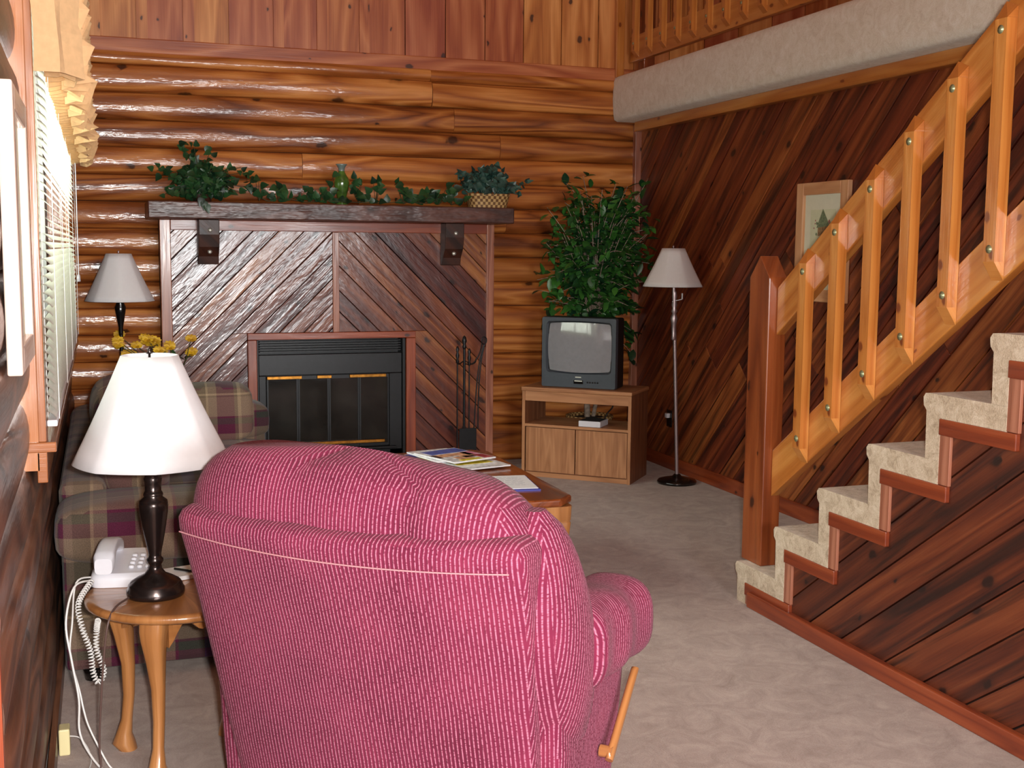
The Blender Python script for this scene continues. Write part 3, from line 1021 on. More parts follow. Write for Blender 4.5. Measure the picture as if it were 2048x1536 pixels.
# mantel beam
MZ0, MZ1, MY = 1.556, 1.652, 6.84
mm = MB()
mm.box(0.262, MY, MZ0, 2.405, YB - 0.06, MZ1)
mm.build('mantel_shelf', 'mantel', fp, bevel=0.007, seg=2)
for cx in (0.597, 2.057):
    c = MB()
    pr = [(0, 1.555), (0, 1.30), (0.05, 1.30), (0.062, 1.345), (0.11, 1.40), (0.13, 1.47), (0.13, 1.555)]
    c.prism(pr, ((cx - 0.058, YF, 0), (0, -1, 0), (0, 0, 1), (1, 0, 0)), 0.116)
    cb = c.build('corbel', 'corbel', fp, bevel=0.004)
    for zz, yy in ((1.495, 0.131), (1.372, 0.088)):
        b = MB()
        b.lathe([(0.0, 0), (0.013, 0), (0.013, 0.006), (0.008, 0.011), (0.0, 0.012)], (cx + 0.005, YF - yy + 0.002, zz), 12, axis=(0, -1, 0.15))
        b.build('bolt', 'chrome', cb)
# firebox insert
fb = MB()
fb.box(ox0 + 0.001, YF + 0.12, 0.0, ox1 - 0.001, YF + 0.14, oz1)
fb.box(ox0 + 0.001, YF + 0.0, 0.0, ox0 + 0.012, YF + 0.12, oz1)
fb.box(ox1 - 0.02, YF + 0.0, 0.0, ox1 - 0.001, YF + 0.12, oz1)
fb.box(ox0 + 0.013, YF + 0.015, 0.635, ox1 - 0.021, YF + 0.05, 0.76)
fb.box(ox0 + 0.013, YF + 0.015, 0.09, ox0 + 0.055, YF + 0.05, 0.634)
fb.box(ox1 - 0.10, YF + 0.015, 0.09, ox1 - 0.021, YF + 0.05, 0.634)
fb.box(ox0 + 0.013, YF + 0.015, 0.0, ox1 - 0.021, YF + 0.05, 0.16)
fb.box(ox0 + 0.02, YF - 0.012, 0.165, ox1 - 0.06, YF + 0.02, 0.18)
fbo = fb.build('firebox', 'black_metal', fp, bevel=0.003)
lv = MB()
for i in range(5):
    lv.box(ox0 + 0.02, YF + 0.01, 0.775 + i * 0.015, ox1 - 0.03, YF + 0.05, 0.781 + i * 0.015)
lv.build('vent_louver', 'black_metal', fp)
dx0, dx1 = ox0 + 0.058, ox1 - 0.103
for i in range(4):
    a = dx0 + (dx1 - dx0) * i / 4
    b = dx0 + (dx1 - dx0) * (i + 1) / 4
    d = MB()
    fw = 0.01
    d.box(a + 0.001, YF + 0.012, 0.185, a + fw, YF + 0.026, 0.63)
    d.box(b - fw, YF + 0.012, 0.185, b - 0.001, YF + 0.026, 0.63)
    d.box(a + fw, YF + 0.012, 0.185, b - fw, YF + 0.026, 0.20)
    d.box(a + fw, YF + 0.012, 0.61, b - fw, YF + 0.026, 0.63)
    do = d.build('glass_door', 'black_metal', fp)
    MB().box(a + fw - 0.001, YF + 0.017, 0.199, b - fw + 0.001, YF + 0.021, 0.611).build('pane', 'smoke_glass', do)
for a, b in ((dx0, dx0 + 0.21), (dx0 + 0.30, dx0 + 0.39), (dx0 + 0.50, dx1 - 0.02)):
    MB().box(a, YF - 0.004, 0.612, b, YF + 0.011, 0.632).build('brass_rail', 'brass', fp, bevel=0.003, label='aged brass strip over the glass doors')
MB().box(dx0, YF - 0.004, 0.205, dx1 - 0.03, YF + 0.011, 0.224).build('brass_rail', 'brass', fp, bevel=0.003, label='long brass strip under the glass doors')

# ================================================================ STAIRCASE
RISE, RUN = 0.2033, 0.2745
SX0, SX1 = 2.41, XR - 0.003
NS = 12
yk = lambda k: 4.065 - RUN * (k - 1)
zk = lambda k: 0.16 + RISE * (k - 1)
stc = thing('staircase', 'open sided staircase with beige carpeted steps and dark cedar side', 'staircase', (2.41, 4.06, 0))
cm = MB()
T = 0.072
def rounded_step(k):
    y1, y0 = yk(k), yk(k + 1)
    zb, zt = (zk(k - 1) if k > 1 else 0.0), zk(k)
    pts = []
    # riser outer line up, rounded nosing bulge, along the tread
    pts += [(y1, zb), (y1 + 0.002, zb + 0.06), (y1 + 0.004, zt - 0.05), (y1 + 0.016, zt - 0.035), (y1 + 0.018, zt - 0.012), (y1 + 0.004, zt)]
    pts += [(y0 + 0.004, zt)]
    return pts
for k in range(1, NS + 1):
    y1, y0 = yk(k), yk(k + 1)
    zb, zt = (zk(k - 1) if k > 1 else 0.0), zk(k)
    L = [(y1, zb if k == 1 else zb - 0.0), (y1 + 0.003, zt - 0.055), (y1 + 0.017, zt - 0.04), (y1 + 0.02, zt - 0.015), (y1 + 0.010, zt - 0.002), (y1 - 0.01, zt),
         (y0 + 0.0015, zt), (y0 + 0.0015, zt - T), (y1 - T + 0.01, zt - T), (y1 - T + 0.01, zb - (T if k > 1 else 0) + 0.0015 if k > 1 else zb)]
    # split in convex pieces: riser and tread
    riser = [L[0], L[1], L[2], L[3], L[4], L[5], (y1 - T + 0.01, zt), (y1 - T + 0.01, zb)]
    tread = [(y1 - T + 0.01, zt), (y0 - T + 0.01 if k < NS else y0, zt - 0.0), (y0 - T + 0.01 if k < NS else y0, zt - T), (y1 - T + 0.01, zt - T)]
    tread = [(y1 - T + 0.0101, zt), (y0 + 0.0, zt), (y0 + 0.0, zt - T), (y1 - T + 0.0101, zt - T)]
    corner = [(y0, zt - 0.0005), (y0 - T + 0.01, zt - 0.0005), (y0 - T + 0.01, zt - T), (y0, zt - T)]
    for pr in (riser, tread, corner):
        if pr is corner and k == NS:
            continue
        cm.prism(pr, ((SX0 - 0.012, 0, 0), (0, 1, 0), (0, 0, 1), (1, 0, 0)), SX1 - SX0 + 0.012)
cm.build('step_carpet', 'stair_carpet', stc)
# side panel: planks that follow the flight
sp = MB()
sl_ = RISE / RUN
ytop = yk(NS + 1)
def below(y):
    return zk(1) + (yk(1) - y) * sl_
fr_s = ((SX0 + 0.02, 0, 0), (0, 1, 0), (0, 0, 1), (-1, 0, 0))
rngp = random.Random(31)
ang = math.atan2(sl_, -1)
d = (math.cos(ang), math.sin(ang))
nn = (-d[1], d[0])
# columns under each step keep regions convex; the plank seams run through because t is shared
seams = []
t = -8.0
while t < 8:
    w = rngp.choice([0.115, 0.13, 0.145])
    seams.append((t, t + w, rngp.random()))
    t += w
# polygon of the whole side: use the saw profile, columnwise
for (ta, tb, rr) in seams:
    for k in range(1, NS + 1):
        y1 = yk(k) - T + 0.012
        y0 = yk(k + 1) - T + 0.012
        if k == NS:
            y0 = yk(k + 1)
        reg = [(y1, 0), (y0, 0), (y0, zk(k) - T + 0.002), (y1, zk(k) - T + 0.002)]
        p = clip(reg, -nn[0], -nn[1], -(ta + 0.003))
        if len(p) > 2:
            p = clip(p, nn[0], nn[1], tb - 0.003)
        if len(p) > 2:
            # keep uv island randomness constant per plank by a plank offset in the uv
            sp.prism(p, fr_s, 0.02, 0, d)
# weld columns so that every plank is one island
import bmesh
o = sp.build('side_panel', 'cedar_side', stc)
bm = bmesh.new()
bm.from_mesh(o.data)
bmesh.ops.remove_doubles(bm, verts=bm.verts, dist=0.00005)
bm.to_mesh(o.data)
bm.free()
sc_ = MB()
for k in range(1, NS + 1):
    sc_.box(SX0 + 0.015, yk(k + 1) + 0.001, 0, SX1, yk(k) - T, zk(k) - T - 0.001)
sc_.build('stair_core', 'dark_back', stc)
for k in range(1, NS + 1):
    y1, y0, zt = yk(k) - T + 0.012, yk(k + 1) - T + 0.012, zk(k) - T
    h = 0.05
    MB().box(SX0 - 0.016, y0 - 0.045, zt - h, SX0 + 0.002, y1, zt).build('step_trim', 'trim_red', stc, bevel=0.003)
    zb = (zk(k - 1) - T) if k > 1 else 0.0
    MB().box(SX0 - 0.0105, y1 - 0.048, zb + 0.0005, SX0 + 0.002, y1 - 0.001, zt - h - 0.0005, grain=2).build('step_trim', 'trim_pink', stc, bevel=0.002)
MB().box(SX0 - 0.03, yk(NS + 1), 0, SX0 - 0.001, yk(1) - 0.10, 0.062).build('base_trim', 'trim_red', stc, bevel=0.006)

# railing
rail = thing('stair_railing', 'orange pine stair railing with bolted balusters and square newel post', 'railing', (2.47, 4.03, 0.16))
pm = MB()
py0, py1 = 3.962, 4.108
pr = [(py0, zk(1)), (py1, zk(1)), (py1, 1.30), ((py0 + py1) / 2, 1.385), (py0, 1.30)]
pm.prism(pr, ((2.437, 0, 0), (0, 1, 0), (0, 0, 1), (1, 0, 0)), 0.08, 0, (0, 1))
pm.build('newel_post', 'post', rail, bevel=0.004)
SL = 0.735
def board(zofs_top, zofs_bot, x0, x1, ya, yb, parent, name):
    m = MB()
    top = lambda y: zofs_top + SL * (3.96 - y)
    bot = lambda y: zofs_bot + SL * (3.96 - y)
    dd = math.hypot(1, SL)
    m.prism([(ya, bot(ya)), (ya, top(ya)), (yb, top(yb)), (yb, bot(yb))], ((x0, 0, 0), (0, 1, 0), (0, 0, 1), (1, 0, 0)), x1 - x0, 0, (-1 / dd, SL / dd))
    return m.build(name, 'rail', parent, bevel=0.004)
YE = 1.0
board(1.262, 1.078, 2.4725, 2.5115, 3.96, YE, rail, 'handrail')
board(0.625, 0.442, 2.4725, 2.5115, 3.96, YE, rail, 'lower_rail')
ybal = [3.737 - 0.1915 * i for i in range(14)]
for i, yc in enumerate(ybal):
    if yc < YE + 0.05:
        break
    m = MB()
    w = 0.024
    zt = 1.262 + SL * (3.96 - yc) - 0.012
    zb = 0.442 + SL * (3.96 - yc) + 0.012
    x0, x1 = 2.4345, 2.4715
    # body with pointed, chamfered ends
    def ring(z, xa, xb, ya, yb):
        return [(xa, ya, z), (xb, ya, z), (xb, yb, z), (xa, yb, z)]
    m.box(x0, yc - w, zb + 0.055, x1, yc + w, zt - 0.055, grain=2)
    top = [(x0, yc - w, zt - 0.055), (x1, yc - w, zt - 0.055), (x1, yc + w, zt - 0.055), (x0, yc + w, zt - 0.055), (x1, yc - w, zt - 0.02), (x1, yc + w, zt)]
    m.add(top, [(0, 1, 4), (2, 3, 5), (0, 4, 5, 3), (1, 2, 5, 4), (0, 3, 2, 1)], [[(0, 0), (.03, 0), (.03, .05)], [(0, 0), (.03, 0), (.03, .05)], [(0, 0), (.05, 0), (.05, .05), (0, .05)], [(0, 0), (.05, 0), (.05, .05), (0, .05)], [(0, 0), (.05, 0), (.05, .05), (0, .05)]])
    bt = [(x0, yc - w, zb + 0.055), (x1, yc - w, zb + 0.055), (x1, yc + w, zb + 0.055), (x0, yc + w, zb + 0.055), (x1, yc - w, zb), (x1, yc + w, zb - 0.0)]
    m.add(bt, [(0, 4, 1), (2, 5, 3), (0, 3, 5, 4), (1, 4, 5, 2), (0, 1, 2, 3)], [[(0, 0), (.03, 0), (.03, .05)], [(0, 0), (.03, 0), (.03, .05)], [(0, 0), (.05, 0), (.05, .05), (0, .05)], [(0, 0), (.05, 0), (.05, .05), (0, .05)], [(0, 0), (.05, 0), (.05, .05), (0, .05)]])
    b = m.build('baluster', 'rail', rail)
    for zz in (1.165 + SL * (3.96 - yc), 0.545 + SL * (3.96 - yc)):
        q = MB()
        q.lathe([(0, 0), (0.0125, 0), (0.0125, 0.0015), (0.0075, 0.0025), (0.0075, 0.004), (0, 0.0045)], (x0 + 0.0005, yc, zz), 14, axis=(-1, 0, 0))
        q.build('bolt', 'zinc', b)

# loft railing
lr = thing('loft_railing', 'orange wooden railing along the edge of the upper loft', 'railing', (3.37, 6.0, 2.55))
MB().box(3.36, 1.2, 2.635, 3.40, 7.28, 2.80).build('lower_rail', 'rail', lr, bevel=0.004)
MB().box(3.36, 1.2, 3.32, 3.40, 7.28, 3.48).build('handrail', 'rail', lr, bevel=0.004)
pm = MB()
for yy in (3.9, 1.3):
    pm = MB().box(3.402, yy, 2.551, 3.48, yy + 0.09, 3.50, grain=2)
    pm.build('post', 'post', lr, bevel=0.004)
MB().box(3.402, 7.15, 2.551, 3.48, 7.24, 3.50, grain=2).build('post', 'post', lr, bevel=0.004)
y = 7.16
while y > 1.3:
    x0, x1, w = 3.3245, 3.3595, 0.022
    m = MB()
    m.box(x0, y - w, 2.69, x1, y + w, 3.44, grain=2)
    m.add([(x0, y - w, 2.69), (x1, y - w, 2.69), (x1, y + w, 2.69), (x0, y + w, 2.69), (x1, y - w, 2.652), (x1, y + w, 2.652)],
          [(0, 4, 1), (2, 5, 3), (0, 3, 5, 4), (1, 4, 5, 2)], [[(0, 0), (.03, 0), (.03, .05)], [(0, 0), (.03, 0), (.03, .05)], [(0, 0), (.05, 0), (.05, .05), (0, .05)], [(0, 0), (.05, 0), (.05, .05), (0, .05)]])
    b = m.build('baluster', 'rail', lr)
    q = MB()
    q.lathe([(0, 0), (0.010, 0), (0.010, 0.002), (0, 0.004)], (x0 + 0.0005, y, 2.74), 10, axis=(-1, 0, 0))
    q.build('bolt', 'zinc', b)
    y -= 0.196

# ================================================================ PICTURES
pf = thing('framed_picture', 'framed print of a small birdhouse with flowers, on the diagonal plank wall', 'picture', (XR, 5.11, 1.15))
def picture(parent, plane, a0, a1, z0, z1, sgn, fw=0.062, art=True, wm='frame_wood'):
    """plane x; frame thickness towards sgn"""
    m = MB()
    th = 0.028
    X = lambda a, b: (min(plane + sgn * a, plane + sgn * b), max(plane + sgn * a, plane + sgn * b))
    xa, xb = X(0.001, th)
    m.box(xa, a0, z0, xb, a0 + fw, z1, grain=2)
    m.box(xa, a1 - fw, z0, xb, a1, z1, grain=2)
    m.box(xa, a0 + fw, z0, xb, a1 - fw, z0 + fw, grain=1)
    m.box(xa, a0 + fw, z1 - fw, xb, a1 - fw, z1, grain=1)
    m.build('frame', wm, parent, bevel=0.004)
    xa, xb = X(0.004, 0.012)
    MB().box(xa, a0 + fw, z0 + fw, xb, a1 - fw, z1 - fw).build('mat', 'mat', parent)
    if art:
        xa, xb = X(0.012, 0.0135)
        iw = 0.075
        pr = MB().box(xa, a0 + fw + iw * 0.7, z0 + fw + iw, xb, a1 - fw - iw * 0.7, z1 - fw - iw).build('print', 'print_paper', parent)
        q = MB()
        yc, zc = (a0 + a1) / 2 + 0.0, z1 - 0.22
        frm = ((plane + sgn * 0.0136, yc, zc), (0, 1, 0), (0, 0, 1), (sgn, 0, 0))
        q.prism([(-.05, -.04), (.04, -.05), (.04, .0), (-.05, .01)], frm, 0.001, 0)
        q.prism([(-.062, .0), (.052, -.008), (.0, .085)], frm, 0.0012, 1)
        q.prism([(-.006, -.13), (.004, -.13), (.004, -.045), (-.006, -.045)], frm, 0.001, 0)
        rr = random.Random(9)
        for i in range(34):
            a, b = rr.uniform(-.085, .085), rr.uniform(-.11, .03)
            if abs(a) < .045 and b > -.06:
                continue
            s_ = rr.uniform(.005, .011)
            q.prism([(a - s_, b), (a, b - s_), (a + s_, b), (a, b + s_)], frm, 0.0009, rr.choice([1, 2, 2]))
        q.prism([(-.06, -.2), (.06, -.2), (.05, -.12), (-.05, -.12)], frm, 0.0007, 3)
        q.build('birdhouse_drawing', ['print_brown', 'print_green', 'print_rose', 'print_blue'], pr)
picture(pf, XR, 4.885, 5.33, 1.15, 1.75, -1)
pl_ = thing('framed_picture', 'pale wooden picture frame seen edge-on on the near log wall', 'picture', (XL + 0.002, 2.5, 1.17))
picture(pl_, XL + 0.002, 2.28, 2.72, 1.165, 1.69, 1, fw=0.05, art=False, wm='frame_flash_lit')

# ================================================================ FLOOR LAMPS, TABLE LAMP
def shade_mesh(c, r0, r1, z0, z1, n=8, sides=32):
    """slightly panelled empire shade"""
    m = MB()
    rings = []
    for i in range(9):
        t = i / 8
        z = z0 + (z1 - z0) * t
        r = r0 + (r1 - r0) * t - 0.003 * math.sin(PI * t) * (r0 / 0.19)
        ring = []
        for k in range(sides * 2):
            a = 2 * PI * k / (sides * 2)
            fa = ((a / (2 * PI) * n) % 1.0 - 0.5) * 2 * PI / n
            fac = math.cos(PI / n) / math.cos(fa)
            f = 0.55 * 1 + 0.45 * fac
            ring.append((c[0] + r * f * math.cos(a), c[1] + r * f * math.sin(a), z))
        rings.append(ring)
    m.grid(rings, 0, True, closed_v=True, flip=True)
    return m

def shade_parts(parent, c, r0, r1, z0, z1, n=8, mi='shade'):
    o = shade_mesh(c, r0, r1, z0, z1, n).build('lamp_shade', mi, parent)
    s_ = o.modifiers.new('thickness', 'SOLIDIFY')
    s_.thickness = 0.002
    sp_ = MB()
    sp_.tube([(c[0] - r1, c[1], z1 - 0.012), (c[0] + r1, c[1], z1 - 0.012)], 0.0015, 6, smoothp=False)
    sp_.tube([(c[0], c[1] - r1, z1 - 0.012), (c[0], c[1] + r1, z1 - 0.012)], 0.0015, 6, smoothp=False)
    sp_.build('shade_spider', 'lamp_pole', o)
    return o

def trimring(parent, c, r, z, rr=0.003):
    m = MB()
    m.grid([[(c[0] + (r + rr * math.cos(b)) * math.cos(a), c[1] + (r + rr * math.cos(b)) * math.sin(a), z + rr * math.sin(b)) for b in [2 * PI * j / 6 for j in range(6)]] for a in [2 * PI * i / 48 for i in range(48)]], 0, True, closed_u=True, closed_v=True, flip=False)
    return m

fl1 = thing('floor_lamp', 'slim metal floor lamp with white shade, standing right of the television', 'lamp', (3.275, 6.30, 0))
m = MB()
m.lathe([(0, 0), (0.118, 0), (0.12, 0.012), (0.112, 0.022), (0.07, 0.032), (0.03, 0.04), (0.018, 0.055), (0, 0.055)], (3.275, 6.30, 0), 36)
m.build('base', 'black_gloss', fl1)
def pole(x0, y0, x1, y1, ztop, zk0):
    m = MB()
    m.tube([(x0, y0, 0.05), (x1, y1, ztop)], 0.011, 10, smoothp=False)
    prof = [(0.011, -0.16), (0.015, -0.15), (0.012, -0.13), (0.016, -0.06), (0.022, -0.03), (0.012, 0.0), (0.02, 0.012), (0.012, 0.03), (0.018, 0.05), (0.012, 0.08), (0.016, 0.1), (0.012, 0.13)]
    m.lathe(prof, (x0 + (x1 - x0) * (zk0 - 0.03) / (ztop - 0.05), y1, zk0), 14)
    return m
pole(3.275, 6.30, 3.215, 6.30, 1.38, 1.03).build('pole', 'lamp_pole', fl1)
shade_parts(fl1, (3.215, 6.30), 0.183, 0.070, 1.19, 1.415)
m = MB()
m.lathe([(0, 0), (0.004, 0), (0.003, 0.015), (0.006, 0.022), (0, 0.03)], (3.215, 6.30, 1.405), 10)
m.build('finial', 'lamp_pole', fl1)
m = MB()
m.tube([(3.215, 6.3, 1.10), (3.265, 6.27, 1.115)], 0.003, 6, smoothp=False)
m.tube([(3.265, 6.27, 1.115), (3.265, 6.27, 1.15)], 0.0045, 6, smoothp=False)
m.build('switch', 'white_plastic', fl1)

fl2 = thing('floor_lamp', 'dark floor lamp with white shade in the corner behind the plaid sofa', 'lamp', (0.105, 6.72, 0))
m = MB()
m.lathe([(0, 0), (0.118, 0), (0.12, 0.012), (0.112, 0.022), (0.07, 0.032), (0.03, 0.04), (0.018, 0.055), (0, 0.055)], (0.105, 6.72, 0), 36)
m.build('base', 'black_gloss', fl2)
m = MB()
m.tube([(0.105, 6.72, 0.05), (0.100, 6.72, 1.32)], 0.011, 10, smoothp=False)
m.lathe([(0.011, 0), (0.013, 0.02), (0.012, 0.04), (0.026, 0.12), (0.03, 0.15), (0.02, 0.175), (0.024, 0.19), (0.014, 0.2)], (0.101, 6.72, 0.92), 16)
m.build('pole', 'black_gloss', fl2)
shade_parts(fl2, (0.100, 6.72), 0.182, 0.066, 1.105, 1.36)
m = MB()
m.lathe([(0, 0), (0.004, 0), (0.003, 0.012), (0.006, 0.02), (0, 0.026)], (0.100, 6.72, 1.352), 10)
m.build('finial', 'lamp_pole', fl2)

# ---- end table
ET = (0.18, 3.25)
TZ = 0.468
et = thing('end_table', 'round honey oak end table with curved legs beside the pink recliner', 'table', (ET[0], ET[1], 0))
m = MB()
R_ = 0.245
m.lathe([(0, TZ - 0.024), (R_ - 0.012, TZ - 0.024), (R_, TZ - 0.016), (R_, TZ - 0.006), (R_ - 0.006, TZ), (R_ - 0.02, TZ + 0.0), (0, TZ)], (ET[0], ET[1], 0), 56)
m.build('tabletop', 'oak', et)
angs = [math.radians(a) for a in (150, 245, 345, 38)]
rl_ = 0.168
for i in range(4):
    a0, a1 = angs[i], angs[(i + 1) % 4]
    p0 = V(ET[0] + rl_ * math.cos(a0), ET[1] + rl_ * math.sin(a0))
    p1 = V(ET[0] + rl_ * math.cos(a1), ET[1] + rl_ * math.sin(a1))
    d2 = p1 - p0
    L_ = np.linalg.norm(d2)
    d2 /= L_
    n2 = V(d2[1], -d2[0])
    N_ = 16
    poly = [(0.03, TZ - 0.025)]
    for j in range(N_ + 1):
        t = j / N_
        z = TZ - 0.062 - 0.018 * math.cos(t * 4 * PI) - 0.03 * (abs(t - .5) * 2) ** 3
        poly.append((0.03 + (L_ - 0.06) * t, z))
    poly.append((L_ - 0.03, TZ - 0.025))
    ap = MB()
    for j in range(1, N_ + 1):
        a = poly[j]
        b = poly[j + 1]
        ap.prism([(a[0], a[1]), (b[0], b[1]), (b[0], TZ - 0.025), (a[0], TZ - 0.025)], ((p0[0], p0[1], 0), (d2[0], d2[1], 0), (0, 0, 1), (n2[0], n2[1], 0)), 0.016)
    ap.build('apron', 'oak', et)
for a in angs:
    ca, sa = math.cos(a), math.sin(a)
    prof = [(0.0, 0.165, 0.024), (0.02, 0.178, 0.030), (0.045, 0.176, 0.021), (0.09, 0.166, 0.0145), (0.16, 0.158, 0.015), (0.25, 0.158, 0.018), (0.33, 0.168, 0.023), (0.39, 0.178, 0.03), (0.415, 0.176, 0.033), (TZ - 0.0245, 0.172, 0.033)]
    rings = []
    for z, rr, w in prof:
        n_ = 2.4 if z < 0.3 else 4
        ring = superring(0, 0, z, w, w, n_, 20)
        rings.append([(ET[0] + ca * (rr + p[0]) - sa * p[1], ET[1] + sa * (rr + p[0]) + ca * p[1], z) for p in ring])
    MB().loft(rings).build('leg', 'oak', et)

# ---- table lamp
LC = (0.118, 3.222)
tl_ = thing('table_lamp', 'dark pewter table lamp with a large bright white shade on the end table', 'lamp', (LC[0], LC[1], TZ))
prof = [(0, 0), (0.074, 0.0), (0.076, 0.006), (0.076, 0.016), (0.071, 0.024), (0.070, 0.030), (0.064, 0.038), (0.048, 0.048), (0.028, 0.058), (0.018, 0.072), (0.0165, 0.084),
        (0.021, 0.090), (0.022, 0.098), (0.017, 0.104), (0.0165, 0.112), (0.020, 0.13), (0.026, 0.16), (0.032, 0.195), (0.0365, 0.225), (0.038, 0.245), (0.036, 0.258), (0.024, 0.268), (0.026, 0.274),
        (0.024, 0.28), (0.021, 0.284), (0.022, 0.305), (0.024, 0.318), (0.020, 0.326), (0.038, 0.334), (0.043, 0.340), (0.038, 0.347), (0.014, 0.352), (0.009, 0.36), (0.009, 0.45), (0, 0.45)]
MB().lathe(prof, (LC[0], LC[1], TZ + 0.001), 40).build('lamp_base', 'pewter', tl_)
shade_parts(tl_, LC, 0.203, 0.073, TZ + 0.365, TZ + 0.648, n=8)
MB().lathe([(0, 0), (0.003, 0), (0.003, 0.015), (0.009, 0.017), (0.004, 0.022), (0.007, 0.028), (0, 0.034)], (LC[0], LC[1], TZ + 0.636), 12).build('finial', 'pewter', tl_)
bm_ = MB()
pillow(bm_, (LC[0], LC[1], TZ + 0.5), (0.03, 0, 0), (0, 0.03, 0), (0, 0, 0.05), 2, 8, 14)
bm_.build('light_bulb', 'white_plastic', tl_)

# ---- telephone
ph = thing('telephone', 'white corded desk telephone on the end table beside the pewter lamp', 'telephone', (0.047, 3.415, TZ + 0.001), math.radians(-9))
m = MB()
# local: x right along keypad, y away. body wedge
def sring(z, x0, x1, y0, y1, n=6, k=36, dz=0.0):
    return superring((x0 + x1) / 2, (y0 + y1) / 2, z, (x1 - x0) / 2, (y1 - y0) / 2, n, k, tilt=(lambda x, y: dz * y))
m.loft([sring(0, -0.085, 0.085, -0.10, 0.10), sring(0.022, -0.087, 0.087, -0.102, 0.102), sring(0.042, -0.083, 0.083, -0.098, 0.098, dz=0.1), sring(0.05, -0.076, 0.076, -0.09, 0.09, dz=0.14)])
m.build('body', 'white_plastic', ph, local=True)
h = MB()
rings = []
for i in range(17):
    t = i / 16
    y = -0.105 + 0.21 * t
    zc = 0.073 + 0.022 * math.sin(PI * t)
    th = 0.017 + 0.012 * abs(2 * t - 1) ** 3
    w = 0.025 + 0.004 * abs(2 * t - 1) ** 2
    if i in (0, 16):
        th *= 0.75
        w *= 0.8
    rings.append([(-0.045 + w * math.copysign(abs(math.cos(a)) ** 0.5, math.cos(a)), y, zc + th * math.copysign(abs(math.sin(a)) ** 0.5, math.sin(a)) - 0.012 * abs(2 * t - 1) ** 4) for a in [2 * PI * j / 24 for j in range(24)]])
h.loft(rings, flip=False)
h.build('handset', 'white_plastic', ph, local=True)
for r_ in range(4):
    for c_ in range(3):
        k = MB()
        pillow(k, (0.022 + 0.022 * c_, -0.055 + 0.027 * r_, 0.054 + 0.14 * (-0.055 + 0.027 * r_)), (0.008, 0, 0), (0, 0.009, 0), (0, 0, 0.005), 3, 6, 12)
        k.build('key', 'white_plastic', ph, local=True)
# cords
def worldtube(name, pts, r, mat, label, cat='cord', n=8, parent=None):
    m = MB().tube(pts, r, n)
    if parent is not None:
        return m.build(name, mat, parent, label=label)
    o = m.build(name, mat)
    setorigin(o, pts[0])
    return tag(o, label, cat)
coil = []
N_ = 620
def coilpath(t):
    # from the phone over the table edge, hang down, loop at the bottom and back up
    P_ = [V(-0.045, 3.30, TZ + 0.03), V(-0.078, 3.235, TZ - 0.01), V(-0.07, 3.2, 0.40), V(-0.052, 3.19, 0.34), V(-0.047, 3.185, 0.285), V(-0.034, 3.18, 0.255), V(-0.02, 3.185, 0.285), V(-0.036, 3.19, 0.34), V(-0.035, 3.2, 0.39), V(-0.03, 3.165, 0.43)]
    return P_
base_pts = catmull(coilpath(0), 24)
bp = np.array(base_pts)
segl = np.concatenate([[0], np.cumsum(np.linalg.norm(np.diff(bp, axis=0), axis=1))])
tot = segl[-1]
pts = []
for i in range(1400):
    s_ = tot * i / 1399
    p = np.array([np.interp(s_, segl, bp[:, k]) for k in range(3)])
    q = np.array([np.interp(min(s_ + 0.005, tot), segl, bp[:, k]) for k in range(3)]) - np.array([np.interp(max(s_ - 0.005, 0), segl, bp[:, k]) for k in range(3)])
    q /= np.linalg.norm(q) + 1e-9
    a = np.cross(q, V(0, 1, 0.01))
    a /= np.linalg.norm(a)
    b = np.cross(q, a)
    th = 2 * PI * s_ / 0.0085
    pts.append(p + 0.0065 * (a * math.cos(th) + b * math.sin(th)))
m = MB().tube(pts, 0.0019, 5, smoothp=False)
m.build('coiled_cord', 'white_cord', ph, label='white coiled handset cord hanging in a loop')
worldtube('phone_cord', [(-0.05, 3.345, TZ + 0.02), (-0.09, 3.30, TZ + 0.016), (-0.112, 3.26, 0.40), (-0.10, 3.24, 0.30), (-0.085, 3.22, 0.20), (-0.085, 3.21, 0.11), (-0.05, 3.16, 0.05), (0.005, 3.09, 0.004), (-0.02, 2.98, 0.004), (-0.06, 2.9, 0.004)], 0.003, 'white_cord', 'leftmost straight white phone cord running from telephone down to carpet', parent=ph)
worldtube('phone_cord', [(-0.045, 3.36, TZ + 0.025), (-0.085, 3.32, TZ + 0.022), (-0.097, 3.29, 0.39), (-0.104, 3.27, 0.31), (-0.083, 3.25, 0.21), (-0.074, 3.24, 0.16), (-0.06, 3.23, 0.11), (-0.02, 3.19, 0.03), (0.005, 3.15, 0.004), (0.0, 3.0, 0.004)], 0.0026, 'white_cord', 'second white phone cord, thinner, crossing just right of the leftmost one', parent=ph)
worldtube('lamp_cord', [(LC[0] - 0.07, LC[1] - 0.03, TZ + 0.006), (0.015, 3.12, TZ + 0.006), (-0.005, 3.075, TZ - 0.02), (-0.018, 3.08, 0.36), (-0.03, 3.09, 0.22), (-0.036, 3.1, 0.12), (-0.035, 3.1, 0.05), (-0.06, 3.08, 0.004), (-0.03, 3.02, 0.004), (-0.025, 2.9, 0.004)], 0.0028, 'brown_cord', 'brown lamp cord hanging from the pewter lamp to the carpet', parent=tl_)
worldtube('loose_cable', [(0.09, 3.11, 0.004), (0.15, 3.09, 0.004), (0.2, 3.05, 0.004), (0.15, 3.0, 0.004), (0.11, 3.03, 0.004)], 0.0028, 'black_cord', 'black cord lying on the carpet behind the recliner')
oc = thing('phone_jack', 'cream phone jack box at the foot of the log wall', 'phone jack', (XL + 0.04, 3.36, 0.02))
MB().box(XL + 0.021, 3.335, 0.0, XL + 0.05, 3.385, 0.075).build('jack_box', 'cream', oc, bevel=0.004)
